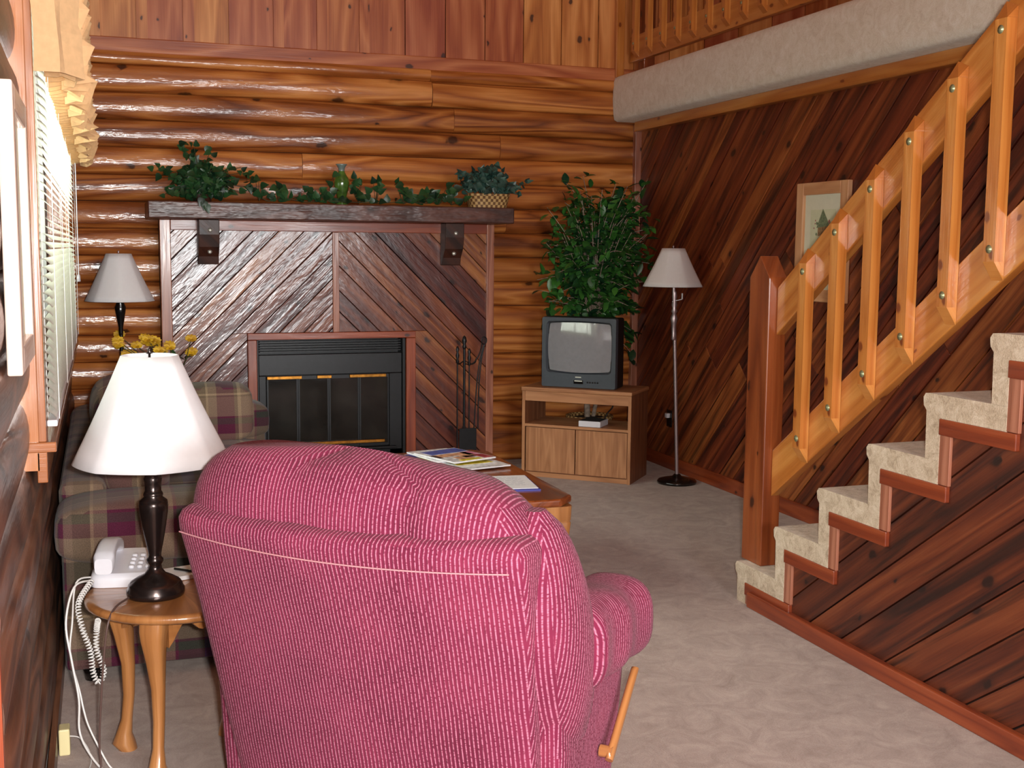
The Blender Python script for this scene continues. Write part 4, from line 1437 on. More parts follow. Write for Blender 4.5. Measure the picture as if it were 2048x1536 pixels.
m = MB().tube([(XL + 0.05, 3.35, 0.05), (-0.085, 3.33, 0.045), (-0.06, 3.28, 0.004), (-0.08, 3.15, 0.004), (-0.1, 3.05, 0.004)], 0.0022, 6)
m.build('jack_wire', 'white_cord', oc)
# note pad with pen
npd = MB()
npd.obox((0.17, 3.33, TZ + 0.0012), (0.10, 0.03, 0), (-0.03, 0.10, 0), (0, 0, 0.012))
tag(setorigin(npd.build('notepad', 'paper', bevel=0.001), (0.2, 3.38, TZ)), 'small white notepad on the end table behind the pewter lamp', 'notepad')
pen = MB().tube([(0.178, 3.41, TZ + 0.0172), (0.222, 3.37, TZ + 0.0172)], 0.0038, 8, smoothp=False)
tag(setorigin(pen.build('pen', 'black_gloss'), (0.2, 3.39, TZ)), 'black pen lying on the white notepad', 'pen')

# ================================================================ RECLINER
CH = (0.44, 2.345)
rc = thing('recliner', 'rose pink striped recliner seen from behind in the foreground', 'armchair', (CH[0], CH[1], 0), math.radians(-43.4))
def chair_build(mb, name, mat='rose', **kw):
    mb.boxuv()
    return mb.build(name, mat, rc, local=True, **kw)
# rear shell: rings bottom to top
m = MB()
rings = []
levels = [(0.05, 0.372, 0.175), (0.12, 0.378, 0.165), (0.3, 0.392, 0.125), (0.45, 0.402, 0.092), (0.6, 0.411, 0.055), (0.72, 0.417, 0.022), (0.785, 0.42, 0.004), (0.81, 0.418, 0.0), (0.826, 0.41, 0.004), (0.836, 0.396, 0.018), (0.840, 0.378, 0.035)]
for i, (z, hw, yr) in enumerate(levels):
    ring = []
    K = 64
    hd = 0.075 if i < 9 else 0.06
    for j in range(K):
        t = 2 * PI * j / K
        c, s_ = math.cos(t), math.sin(t)
        x = hw * math.copysign(abs(c) ** (2 / 9.0), c)
        yv = hd * math.copysign(abs(s_) ** (2 / 9.0), s_)
        bul = -0.052 * (1 - (x / hw) ** 2) * (1 if s_ < 0 else 0.3) * (0.55 + 0.45 * min(1, z / 0.8))
        dent = 0.004 * math.sin(x * 15 + z * 5) * math.sin(z * 9)
        ring.append((x, yr + hd + yv + bul + (dent if s_ < 0 else 0), z - 0.012 * (1 - (x / hw) ** 2) * (z > 0.7)))
    rings.append(ring)
m.loft(rings)
chair_build(m, 'back_shell')
# welt seam along the top rear
m = MB()
m.tube([(x, 0.0 - 0.053 * (1 - (x / 0.42) ** 2) - 0.001, 0.783 - 0.012 * (1 - (x / .42) ** 2)) for x in [-.395 + .79 * i / 16 for i in range(17)]], 0.0017, 6)
chair_build(m, 'welt_seam', mat='seam')
# back cushion: three puffy channels merged as one loft with lobes
m = MB()
rings = []
K = 96
for i in range(30):
    t = i / 29
    z = 0.40 + 0.58 * t
    # envelope at the top closes like a dome
    u = max(0.0, (t - 0.62) / 0.38)
    env = (1 - u ** 3.2) ** (1 / 2.2) if u < 1 else 0.0
    env = max(env, 0.02)
    hw = 0.452 * (1 - 0.0 * t) * (0.26 + 0.74 * env if u > 0 else 1.0)
    hw = (0.452 - 0.030 * u ** 0.5) * env ** 0.42 if u > 0 else 0.452 - 0.03 * (1 - t / 0.62) ** 2
    hd = (0.145 + 0.02 * math.sin(PI * t)) * env
    yc = 0.235 - 0.11 * t + (0.0)
    ring = []
    for j in range(K):
        a = 2 * PI * j / K
        c, s_ = math.cos(a), math.sin(a)
        x = hw * math.copysign(abs(c) ** (2 / 3.4), c)
        yv = hd * math.copysign(abs(s_) ** (2 / 2.6), s_)
        cr = sum(math.exp(-((x - q_) / 0.016) ** 2) for q_ in (-0.10, 0.17))
        yv *= 1 - 0.10 * cr * min(1, max(0, t - 0.35) * 3)
        lob = 0.014 * abs(math.sin((x / 0.452) * 1.5 * PI + PI / 2)) ** 0.7
        zz = z + (0.02 * (lob / 0.014 - 0.5) * max(0, t - 0.6) if u > 0 else 0)
        ring.append((x - 0.010, yc + yv * (1 + lob * 4), zz - 0.012 * cr * max(0.0, t - 0.6) / 0.4 - 0.07 * max(0.0, t - 0.45) * (x / 0.452) ** 4 - 0.008 - 0.022 * (x / .452) - 0.026 * max(0.0, x / .452) ** 2))
    rings.append(ring)
m.loft(rings)
chair_build(m, 'back_cushion')
# side wing of the back pad (right and left)
for sx in (1, -1):
    m = MB()
    rings = []
    for i in range(17):
        t = i / 16
        z = 0.30 + 0.575 * t
        e_ = max(0.02, math.sin(PI * (0.03 + 0.968 * t))) ** 0.45
        rings.append([(sx * (0.385 + 0.094 * e_ * max(-0.2, math.cos(a)) ** 1 if math.cos(a) > 0 else 0.385 + 0.03 * math.cos(a)), 0.285 - 0.13 * t + 0.135 * e_ * math.sin(a), z) for a in [2 * PI * j / 28 for j in range(28)]])
    m.loft(rings, flip=(sx > 0))
    chair_build(m, 'side_wing')
# seat, arms, base
m = MB()
pillow(m, (0, 0.52, 0.40), (0.30, 0, 0), (0, 0.30, 0), (0, 0, 0.09), 5, 10, 32, p2=3)
chair_build(m, 'seat')
m = MB().box(-0.30, 0.16, 0.05, 0.30, 0.66, 0.36)
chair_build(m, 'seat_base', bevel=0.02)
m = MB().box(-0.29, 0.665, 0.06, 0.29, 0.74, 0.40)
chair_build(m, 'footrest', bevel=0.025, seg=3)
for sx in (1, -1):
    m = MB()
    # side panel under the arm
    rings = []
    for z, y0, y1, xo in ((0.05, 0.18, 0.50, 0.425), (0.2, 0.17, 0.52, 0.44), (0.35, 0.16, 0.56, 0.445), (0.46, 0.15, 0.60, 0.44)):
        rings.append([(sx * (0.375 + p[0]), p[1] + (y0 + y1) / 2, z) for p in superring(0, 0, z, xo - 0.375, (y1 - y0) / 2, 7, 32)])
    m.loft(rings, flip=(sx > 0))
    chair_build(m, 'arm_panel')
    m = MB()
    rings = []
    for i in range(21):
        t = i / 20
        y = 0.23 + 0.44 * t
        cap_ = min(1, (max(t, 0.0) / 0.10 + 0.02)) ** 0.4 * (1 - max(0, (t - 0.8) / 0.2) ** 3 * 0.75)
        zt_ = 0.634 + 0.012 * math.sin(t * 7) + 0.012 * math.sin(PI * t) - 0.05 * max(0, (t - 0.8) / 0.2) ** 2
        zb_ = 0.462 - 0.05 * max(0, t - 0.5) - 0.02 * math.sin(t * PI)
        zc, hz = (zt_ + zb_) / 2, (zt_ - zb_) / 2
        ring = []
        for j in range(36):
            a = 2 * PI * j / 36
            c, s_ = math.cos(a), math.sin(a)
            hx = 0.098 * cap_
            x = 0.395 + hx * math.copysign(abs(c) ** (2 / 2.8), c) + 0.006 * math.sin(t * 17)
            z = zc + hz * (0.6 + 0.4 * cap_) * math.copysign(abs(s_) ** (2 / 2.8), s_)
            ring.append((sx * x, y, z))
        rings.append(ring)
    m.loft(rings, flip=(sx < 0))
    auv = []
    for f in m.f:
        q_ = [np.array(m.v[j]) for j in f]
        nr = np.abs(np.cross(q_[2] - q_[0], q_[-1] - q_[1]))
        nr = nr / (np.linalg.norm(nr) + 1e-12)
        auv.append([(m.v[j][0], m.v[j][2]) for j in f] if nr[1] > 0.75 else [(m.v[j][1], m.v[j][2] + m.v[j][0] * 0.8) for j in f])
    m.uv = auv
    m.build('armrest', 'rose', rc, local=True)
m = MB()
m.tube([(0.448, 0.385, 0.285), (0.478, 0.385, 0.285)], 0.014, 12, smoothp=False)
a, b = V(0.472, 0.375, 0.27), V(0.474, 0.545, 0.428)
dv = (b - a) / np.linalg.norm(b - a)
nv = V(0, -dv[2], dv[1])
rings = []
for t, w in ((0, 0.010), (0.04, 0.017), (0.1, 0.018), (0.2, 0.015), (0.5, 0.0145), (0.85, 0.013), (0.96, 0.011), (1.0, 0.006)):
    p = a + (b - a) * t
    rings.append([p + V(0.009 * cc, 0, 0) + nv * w * ss for cc, ss in [(math.cos(2 * PI * j / 16), math.sin(2 * PI * j / 16)) for j in range(16)]])
m.loft(rings)
m.build('lever_handle', 'oak', rc, local=True, label='honey wood recliner lever')

# ================================================================ SOFA
sf = thing('sofa', 'plaid sofa in olive, burgundy and navy along the window wall', 'sofa', (0.35, 5.0, 0))
def sofa_build(mb, name, **kw):
    mb.boxuv()
    return mb.build(name, 'plaid', sf, **kw)
SXL = XL + 0.006
def arm(y0, y1, zt, xr, front):
    m = MB()
    pillow(m, ((SXL + xr) / 2, (y0 + y1) / 2, zt - 0.105), ((xr - SXL) / 2, 0, 0), (0, (y1 - y0) / 2, 0), (0, 0, 0.105), 9, 20, 56, p2=4.2)
    return m
sofa_build(arm(3.80, 4.12, 0.605, 0.84, 0), 'arm_pad')
sofa_build(MB().box(SXL + 0.02, 3.88, 0.045, 0.81, 4.08, 0.45), 'arm', bevel=0.02)
sofa_build(arm(5.98, 6.24, 0.63, 0.80, 0), 'arm_pad')
sofa_build(MB().box(SXL + 0.02, 6.0, 0.045, 0.775, 6.2, 0.5), 'arm', bevel=0.02)
sofa_build(MB().box(SXL + 0.03, 4.085, 0.045, 0.78, 5.995, 0.30), 'seat_base', bevel=0.02)
sofa_build(MB().box(SXL + 0.01, 4.085, 0.31, SXL + 0.16, 5.995, 0.62), 'backrest', bevel=0.03)
for i in range(3):
    y0 = 4.11 + i * 0.625
    m = MB()
    pillow(m, (0.42, y0 + 0.31, 0.385), (0.37, 0, 0), (0, 0.308, 0), (0, 0, 0.085), 7, 10, 40, p2=3)
    sofa_build(m, 'seat_cushion')
for i, (yc, hy, zc, hz) in enumerate(((4.40, 0.27, 0.62, 0.165), (4.98, 0.30, 0.66, 0.225), (5.62, 0.30, 0.64, 0.18))):
    m = MB()
    tl = math.radians(14)
    pillow(m, (0.085, yc, zc), (0.125 * math.cos(tl), 0, 0.125 * math.sin(tl)), (0, hy, 0), (-hz * math.sin(tl), 0, hz * math.cos(tl)), 3.2, 14, 36, p2=2.6)
    sofa_build(m, 'back_cushion')
for x, y in ((0.0, 3.935), (0.74, 3.935), (0.0, 6.12), (0.72, 6.12)):
    MB().lathe([(0, 0), (0.028, 0), (0.034, 0.044), (0, 0.044)], (x if x > 0 else -0.055, y, 0.0005), 16).build('foot', 'black_gloss', sf)
tp = MB()
pillow(tp, (0.50, 5.86, 0.60), (0.20, 0.0, 0), (0, 0.055, 0.018), (0, 0.03, 0.135), 4.5, 10, 30, p2=4)
tp.boxuv()
tag(setorigin(tp.build('throw_pillow', 'plaid'), (0.5, 5.86, 0.465)), 'plaid throw pillow leaning on the far arm of the sofa', 'pillow')

# yellow flowers on a stand in the corner
fs = thing('corner_table', 'small wooden table hidden behind the far end of the sofa', 'table', (0.36, 6.62, 0))
MB().lathe([(0, 0.56), (0.17, 0.56), (0.175, 0.57), (0.17, 0.58), (0, 0.58)], (0.40, 6.72, 0), 36).build('tabletop', 'oak', fs)
for a in (0.8, 2.4, 3.9, 5.5):
    MB().tube([(0.40 + 0.12 * math.cos(a), 6.72 + 0.12 * math.sin(a), 0.0), (0.40 + 0.12 * math.cos(a), 6.72 + 0.12 * math.sin(a), 0.56)], 0.014, 8, smoothp=False).build('leg', 'oak', fs)

def leaf(mb, p, d, up, L, W, fold=0.25, mi=0, shape='oval'):
    d = d / (np.linalg.norm(d) + 1e-9)
    sd = np.cross(d, up)
    if np.linalg.norm(sd) < 1e-3:
        sd = np.cross(d, V(1, 0.2, 0))
    sd /= np.linalg.norm(sd)
    n = np.cross(sd, d)
    if shape == 'oval':
        prof = [(0.0, 0.02), (0.25, 0.42), (0.55, 0.5), (0.82, 0.28), (1.0, 0.0)]
    else:
        prof = [(-0.08, 0.25), (0.08, 0.52), (0.35, 0.5), (0.62, 0.30), (1.0, 0.0)]
    mid, lf_, rt = [], [], []
    for t, w in prof:
        c = p + d * L * t - n * L * 0.18 * t * t
        mid.append(c)
        lf_.append(c + sd * W * w + n * W * w * fold)
        rt.append(c - sd * W * w + n * W * w * fold)
    k = len(prof)
    vs = mid + lf_[:-1] + rt[:-1]
    fs_ = []
    for i in range(k - 1):
        a, b = i, i + 1
        l0, l1 = k + i, (k + i + 1 if i + 1 < k - 1 else b)
        r0, r1 = k + (k - 1) + i, (k + (k - 1) + i + 1 if i + 1 < k - 1 else b)
        fs_.append([a, b, l1, l0] if l1 != b else [a, b, l0])
        fs_.append([a, r0, r1, b] if r1 != b else [a, r0, b])
    mb.add(vs, fs_, [[(0, 0)] * len(f) for f in fs_], mi, True)

fv = thing('flower_arrangement', 'yellow artificial flowers showing behind the lit table lamp shade', 'flowers', (0.40, 6.72, 0.58))
MB().lathe([(0, 0), (0.045, 0), (0.06, 0.05), (0.05, 0.1), (0.035, 0.12), (0, 0.12)], (0.40, 6.72, 0.5805), 20).build('vase', 'vase_rim', fv)
rf = random.Random(12)
st_ = MB()
pe = MB()
lf2 = MB()
for i in range(22):
    tx, ty, tz = 0.30 + rf.uniform(-0.22, 0.20), 6.72 + rf.uniform(-0.12, 0.1), 0.80 + rf.uniform(0.0, 0.12)
    st_.tube([(0.40, 6.72, 0.69), ((tx + 0.40) / 2, (ty + 6.72) / 2, 0.77), (tx, ty, tz)], 0.0025, 5)
    for k in range(9):
        a = 2 * PI * k / 9
        leaf(pe, V(tx, ty, tz), V(math.cos(a), math.sin(a) * 0.7 - 0.3, 0.5 * math.sin(a) + 0.3), V(0, -1, 0.3), 0.035, 0.022)
    leaf(lf2, V((tx + 0.4) / 2, (ty + 6.72) / 2, 0.78), V(rf.uniform(-1, 1), rf.uniform(-1, 1), 0.5), V(0, 0, 1), 0.07, 0.03)
st_.build('stem', 'stem', fv, kind='stuff')
pe.build('blossom', 'yellow', fv, kind='stuff')
lf2.build('foliage', 'ivy', fv)

# ================================================================ COFFEE TABLE
CX0, CX1, CY0, CY1, CZ = 0.98, 1.70, 4.07, 5.24, 0.46
ct = thing('coffee_table', 'brown topped coffee table with honey wood legs before the fireplace', 'table', (1.34, 4.6, 0))
cc = 0.07
oct_ = [(CX0 + cc, CY0), (CX1 - cc, CY0), (CX1, CY0 + cc), (CX1, CY1 - cc), (CX1 - cc, CY1), (CX0 + cc, CY1), (CX0, CY1 - cc), (CX0, CY0 + cc)]
m = MB().prism(oct_, ((0, 0, CZ - 0.032), (1, 0, 0), (0, 1, 0), (0, 0, 1)), 0.032, 0, (0, 1))
m.build('tabletop', 'table_top', ct, bevel=0.010, seg=3)
m = MB()
i_ = 0.05
for bb in ((CX0 + i_, CY0 + i_, CX1 - i_, CY0 + i_ + 0.02), (CX0 + i_, CY1 - i_ - 0.02, CX1 - i_, CY1 - i_),
           (CX0 + i_, CY0 + i_ + 0.02, CX0 + i_ + 0.02, CY1 - i_ - 0.02), (CX1 - i_ - 0.02, CY0 + i_ + 0.02, CX1 - i_, CY1 - i_ - 0.02)):
    MB().box(bb[0], bb[1], CZ - 0.12, bb[2], bb[3], CZ - 0.033).build('apron', 'oak', ct)
for sx, sy in ((0, 0), (1, 0), (1, 1), (0, 1)):
    lx = CX1 - 0.075 if sx else CX0 + 0.075
    ly = CY1 - 0.075 if sy else CY0 + 0.075
    rings = []
    for z, w in ((0.0, 0.030), (0.05, 0.034), (0.2, 0.044), (0.32, 0.056), (0.36, 0.060), (0.366, 0.056), (0.372, 0.060), (CZ - 0.033, 0.062)):
        rings.append(superring(lx, ly, z, w, w, 5, 28))
    MB().loft(rings).build('leg', 'oak', ct)

# things on the coffee table
def magazine(name, c, L, W, ang, z, th, cover, label, cat='magazine'):
    t = thing(name, label, cat, (c[0], c[1], z), ang)
    p = MB().box(-W / 2, -L / 2, 0.0, W / 2, L / 2, th)
    p.build('pages', 'paper', t, local=True, bevel=0.001)
    q = MB()
    q.box(-W / 2, -L / 2, th + 0.0001, W / 2, L / 2, th + 0.0008, 0)
    for (x0, y0, x1, y1, mi) in cover:
        q.box(-W / 2 + W * x0, -L / 2 + L * y0, th + 0.0008, -W / 2 + W * x1, -L / 2 + L * y1, th + 0.0012, mi)
    q.build('cover', ['cov_white', 'cov_blue', 'cov_skin', 'cov_yellow', 'cov_pink', 'cov_black', 'cov_red'], t, local=True)
    return t
for n_, c_ in (('white', (206, 206, 214)), ('blue', (48, 84, 160)), ('skin', (196, 146, 112)), ('yellow', (206, 186, 44)), ('pink', (204, 120, 150)), ('black', (26, 24, 34)), ('red', (150, 44, 60))):
    M['cov_' + n_] = plain('magazine_' + n_, c_, 0.3, coat=0.3, nz=0.25, nscale=45)
magazine('magazine', (1.345, 5.005), 0.30, 0.22, 0.45, CZ + 0.0005, 0.006, [(0.05, 0.7, 0.95, 0.97, 1), (0.1, 0.1, 0.9, 0.6, 3)], 'white edged magazine lying at the bottom left of the fanned stack')
magazine('magazine', (1.485, 4.82), 0.30, 0.24, -1.35, CZ + 0.0080, 0.005, [(0.02, 0.02, 0.98, 0.2, 6), (0.1, 0.3, 0.6, 0.9, 3)], 'magazine with pale edge and yellow print nearest the blue bordered document')
magazine('magazine', (1.43, 5.02), 0.28, 0.21, 0.25, CZ + 0.0145, 0.006, [(0.1, 0.1, 0.5, 0.5, 1), (0.0, 0.8, 1.0, 1.0, 0)], 'thin magazine hidden second from the top of the fanned stack')
magazine('magazine', (1.47, 4.96), 0.30, 0.23, 0.38, CZ + 0.0222, 0.006,
         [(0.12, 0.66, 0.98, 0.96, 1), (0.1, 0.42, 0.5, 0.62, 2), (0.5, 0.30, 0.85, 0.6, 2), (0.28, 0.12, 0.62, 0.34, 2), (0.02, 0.38, 0.12, 0.64, 5), (0.5, 0.22, 0.75, 0.32, 5), (0.72, 0.36, 0.98, 0.62, 4), (0.2, 0.02, 0.7, 0.12, 3), (0.76, 0.04, 0.98, 0.34, 6)],
         'open faced magazine with blue banner on top of the fanned stack')
dc = thing('document_folder', 'white printed document with a blue border on the coffee table', 'document', (1.50, 4.42, CZ + 0.0005), math.radians(-8))
MB().box(-0.14, -0.16, 0, 0.135, 0.13, 0.004).build('backing_card', 'blue_card', dc, local=True)
MB().box(-0.135, -0.135, 0.0041, 0.13, 0.13, 0.0062).build('sheet', 'paper', dc, local=True)
m = MB()
rr = random.Random(3)
for i in range(9):
    y = 0.09 - i * 0.02
    x = -0.08 + rr.uniform(0, 0.02)
    while x < 0.09:
        w = rr.uniform(0.01, 0.03)
        m.box(x, y, 0.0063, min(x + w, 0.1), y + 0.0022, 0.0066)
        x += w + 0.006
M['ink'] = plain('grey_ink', (130, 128, 136), 0.8)
m.build('printed_line', 'ink', dc, local=True, kind='stuff')

# ================================================================ TV STAND AND TV
TS = (2.448, 6.786)
TA = -0.726
ts = thing('tv_stand', 'oak laminate television stand with two doors and an open shelf', 'cabinet', (TS[0], TS[1], 0), TA)
W_, D_, H_ = 0.70, 0.36, 0.56
def L(m, name, mat, parent=ts, **kw):
    return m.build(name, mat, parent, local=True, **kw)
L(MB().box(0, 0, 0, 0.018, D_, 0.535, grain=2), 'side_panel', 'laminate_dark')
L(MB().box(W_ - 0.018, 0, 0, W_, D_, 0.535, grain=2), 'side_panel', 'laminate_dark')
m = MB()
m.box(-0.0005, -0.0025, 0, 0.0185, -0.0005, 0.535, grain=2)
m.box(W_ - 0.0185, -0.0025, 0, W_ + 0.0005, -0.0005, 0.535, grain=2)
L(m, 'edge_band', 'laminate')
L(MB().box(-0.006, -0.012, 0.5355, W_ + 0.006, D_ + 0.004, 0.560), 'top', 'laminate', bevel=0.006)
L(MB().box(0.019, 0.0, 0.475, W_ - 0.019, 0.018, 0.5345), 'apron', 'laminate')
L(MB().box(0.019, -0.001, 0.315, W_ - 0.019, D_ - 0.005, 0.331), 'shelf', 'laminate')
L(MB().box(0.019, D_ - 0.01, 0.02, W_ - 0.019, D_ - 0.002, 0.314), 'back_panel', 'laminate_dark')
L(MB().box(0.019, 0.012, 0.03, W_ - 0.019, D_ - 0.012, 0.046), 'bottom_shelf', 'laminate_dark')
L(MB().box(0.019, 0.006, 0.001, W_ - 0.019, 0.02, 0.029), 'kick_board', 'laminate')
L(MB().box(0.027, -0.003, 0.036, W_ / 2 - 0.004, 0.011, 0.311, grain=2), 'door', 'laminate', bevel=0.002)
L(MB().box(W_ / 2 + 0.003, -0.003, 0.036, W_ - 0.022, 0.011, 0.311, grain=2), 'door', 'laminate', bevel=0.002)

tv = thing('television', 'grey tube television with a dark screen on the oak stand', 'television', (TS[0], TS[1], 0.561), TA)
# shell: front box + tapered rear
X0_, X1_, Z1_ = 0.102, 0.582, 0.432
yf = 0.055
m = MB()
rings = []
def rrect(x0, x1, z0, z1, y, r=0.012, k=5):
    out = []
    for cx, cz, a0 in ((x1 - r, z1 - r, 0), (x0 + r, z1 - r, PI / 2), (x0 + r, z0 + r, PI), (x1 - r, z0 + r, 3 * PI / 2)):
        for i in range(k):
            a = a0 + PI / 2 * i / (k - 1)
            out.append((cx + r * math.cos(a), y, cz + r * math.sin(a)))
    return out
rings = [rrect(X0_ + .002, X1_ - .002, 0.002, Z1_ - 0.002, yf + 0.03), rrect(X0_ + .002, X1_ - .002, 0.002, Z1_ - 0.002, yf + 0.16), rrect(X0_ + .03, X1_ - .03, 0.01, Z1_ - 0.03, yf + 0.2),
         rrect(X0_ + .09, X1_ - .09, 0.03, Z1_ - 0.09, yf + 0.32)]
m.loft(rings, smooth=False, flip=False)
m.build('rear_housing', 'tv_black', tv, local=True)
# bezel with screen hole
m = MB()
sx0, sx1, sz0, sz1 = X0_ + 0.032, X1_ - 0.032, 0.092, Z1_ - 0.028
K = 16
outer_f = rrect(X0_ + 0.003, X1_ - 0.003, 0.003, Z1_ - 0.003, yf, 0.010, K)
outer_b = rrect(X0_, X1_, 0.0, Z1_, yf + 0.035, 0.012, K)
def bowed(x0, x1, z0, z1, y, bow, r):
    cx, cz = (x0 + x1) / 2, (z0 + z1) / 2
    out = []
    for (x, yy, z) in rrect(x0, x1, z0, z1, y, r, K):
        u, v = (x - cx) / ((x1 - x0) / 2), (z - cz) / ((z1 - z0) / 2)
        out.append((x + bow * (1 - v * v) * (1 if u > 0 else -1) * abs(u), yy, z + bow * (1 - u * u) * (1 if v > 0 else -1) * abs(v)))
    return out
def dens(r):
    """add midpoints on straight sides for the bow"""
    out = []
    n = len(r)
    for i in range(n):
        a, b = np.array(r[i]), np.array(r[(i + 1) % n])
        out.append(tuple(a))
        if np.linalg.norm(a - b) > 0.05:
            for j in range(1, 8):
                out.append(tuple(a + (b - a) * j / 8))
    return out
def bow2(ring, x0, x1, z0, z1, bow):
    cx, cz = (x0 + x1) / 2, (z0 + z1) / 2
    out = []
    for (x, yy, z) in ring:
        u, v = (x - cx) / ((x1 - x0) / 2), (z - cz) / ((z1 - z0) / 2)
        out.append((x + bow * max(0, 1 - v * v) * u, yy, z + bow * max(0, 1 - u * u) * v))
    return out
r0 = dens(outer_b)
r1 = dens(outer_f)
r2 = bow2(dens(rrect(sx0, sx1, sz0, sz1, yf + 0.001, 0.02, K)), sx0, sx1, sz0, sz1, 0.006)
r3 = bow2(dens(rrect(sx0 + 0.008, sx1 - 0.008, sz0 + 0.008, sz1 - 0.008, yf + 0.022, 0.016, K)), sx0, sx1, sz0, sz1, 0.006)
m.grid([r0, r1, r2, r3], 0, False, closed_v=True, flip=True)
m.cap(r0, 0, flip=False)
m.build('bezel', 'tv_grey', tv, local=True)
# black gasket line + curved screen
m = MB()
g0 = r3
g1 = bow2(dens(rrect(sx0 + 0.012, sx1 - 0.012, sz0 + 0.012, sz1 - 0.012, yf + 0.0215, 0.016, K)), sx0, sx1, sz0, sz1, 0.006)
m.grid([[(p[0], p[1] - 0.0005, p[2]) for p in g0], g1], 0, False, closed_v=True, flip=True)
m.build('screen_gasket', 'tv_black', tv, local=True)
m = MB()
cx, cz = (sx0 + sx1) / 2, (sz0 + sz1) / 2
hx, hz = (sx1 - sx0) / 2 - 0.008, (sz1 - sz0) / 2 - 0.008
P = []
for i in range(25):
    row = []
    for j in range(25):
        u, v = i / 12 - 1, j / 12 - 1
        # squircle mapping for rounded corners
        x = u * math.sqrt(1 - 0.06 * v * v * u * u)
        z = v * math.sqrt(1 - 0.06 * v * v * u * u)
        bx = 0.005 * (1 - v * v) * u
        bz = 0.005 * (1 - u * u) * v
        dy = (x * hx) ** 2 / (2 * 0.68) + (z * hz) ** 2 / (2 * 1.1)
        row.append((cx + x * hx + bx, yf - 0.010 + dy, cz + z * hz + bz))
    P.append(row)
m.grid(P, 0, True, flip=False)
m.build('screen', 'screen', tv, local=True)
m = MB()
m.box(cx - 0.028, yf - 0.0035, 0.026, cx + 0.034, yf + 0.001, 0.050)
m.build('control_panel', 'black_gloss', tv, local=True, bevel=0.004)
m = MB()
m.box(cx - 0.022, yf - 0.0045, 0.041, cx + 0.028, yf - 0.0034, 0.048)
m.box(cx - 0.018, yf - 0.001, 0.064, cx + 0.02, yf + 0.0005, 0.070)
m.build('badge', 'chrome', tv, local=True)
for i in range(5):
    q = MB()
    q.lathe([(0, 0), (0.0055, 0), (0.0055, 0.003), (0, 0.0035)], (cx + 0.062 + 0.016 * i, yf + 0.0005, 0.038), 10, axis=(0, -1, 0))
    q.build('button', 'tv_black', tv, local=True)

bk_ = thing('cable_box', 'small white box with a dark top on the open shelf of the stand', 'box', (TS[0], TS[1], 0.332), TA)
m = MB().box(0.365, 0.008, 0, 0.505, 0.165, 0.036)
m.build('case', 'white_plastic', bk_, local=True, bevel=0.004, seg=3)
MB().box(0.372, 0.014, 0.0362, 0.498, 0.160, 0.038).build('top_cover', 'black_matte', bk_, local=True)
worldtube('tv_cord', [(2.98, 6.66, 0.60), (3.03, 6.72, 0.52), (3.05, 6.76, 0.42), (3.01, 6.76, 0.37), (3.0, 6.78, 0.3), (3.06, 6.84, 0.15), (3.2, 6.95, 0.005)], 0.004, 'black_cord', 'black cord hanging behind the television stand', parent=tv)

# wall outlet
ou = thing('wall_plug', 'white plug at the base of the cedar wall behind the floor lamp', 'plug', (XR, 6.75, 0.3))
MB().box(XR - 0.006, 6.72, 0.27, XR - 0.0005, 6.79, 0.38).build('outlet_plate', 'black_gloss', ou, bevel=0.002)
MB().box(XR - 0.03, 6.74, 0.33, XR - 0.0065, 6.77, 0.36).build('plug', 'white_plastic', ou, bevel=0.003)

# ================================================================ FICUS TREE
fx = thing('artificial_ficus', 'leafy green potted ficus tree in the corner behind the television', 'plant', (3.0, 7.02, 0))
MB().lathe([(0, 0), (0.11, 0), (0.13, 0.12), (0.145, 0.30), (0.155, 0.31), (0.155, 0.33), (0.135, 0.33), (0.13, 0.30), (0, 0.30)], (3.0, 7.02, 0), 28).build('pot', 'wicker', fx)
MB().lathe([(0, 0.30), (0.128, 0.30), (0.10, 0.315), (0, 0.32)], (3.0, 7.02, 0), 20).build('moss', 'soil', fx)
m = MB()
m.tube([(2.985, 7.02, 0.31), (2.97, 7.0, 0.6), (3.0, 6.98, 0.9), (2.985, 6.95, 1.15), (3.0, 6.93, 1.45)], [0.02, 0.018, 0.016, 0.014, 0.008], 10)
m.tube([(3.03, 7.03, 0.31), (3.06, 7.0, 0.6), (3.02, 6.97, 0.9), (3.06, 6.95, 1.2), (3.08, 6.9, 1.5)], [0.014, 0.013, 0.011, 0.009, 0.005], 8)
m.build('trunk', 'bark', fx)
br = MB()
fo = MB()
rf = random.Random(77)
def clampleaf(p):
    return p[0] < XR - 0.06 and p[1] < YB - 0.10
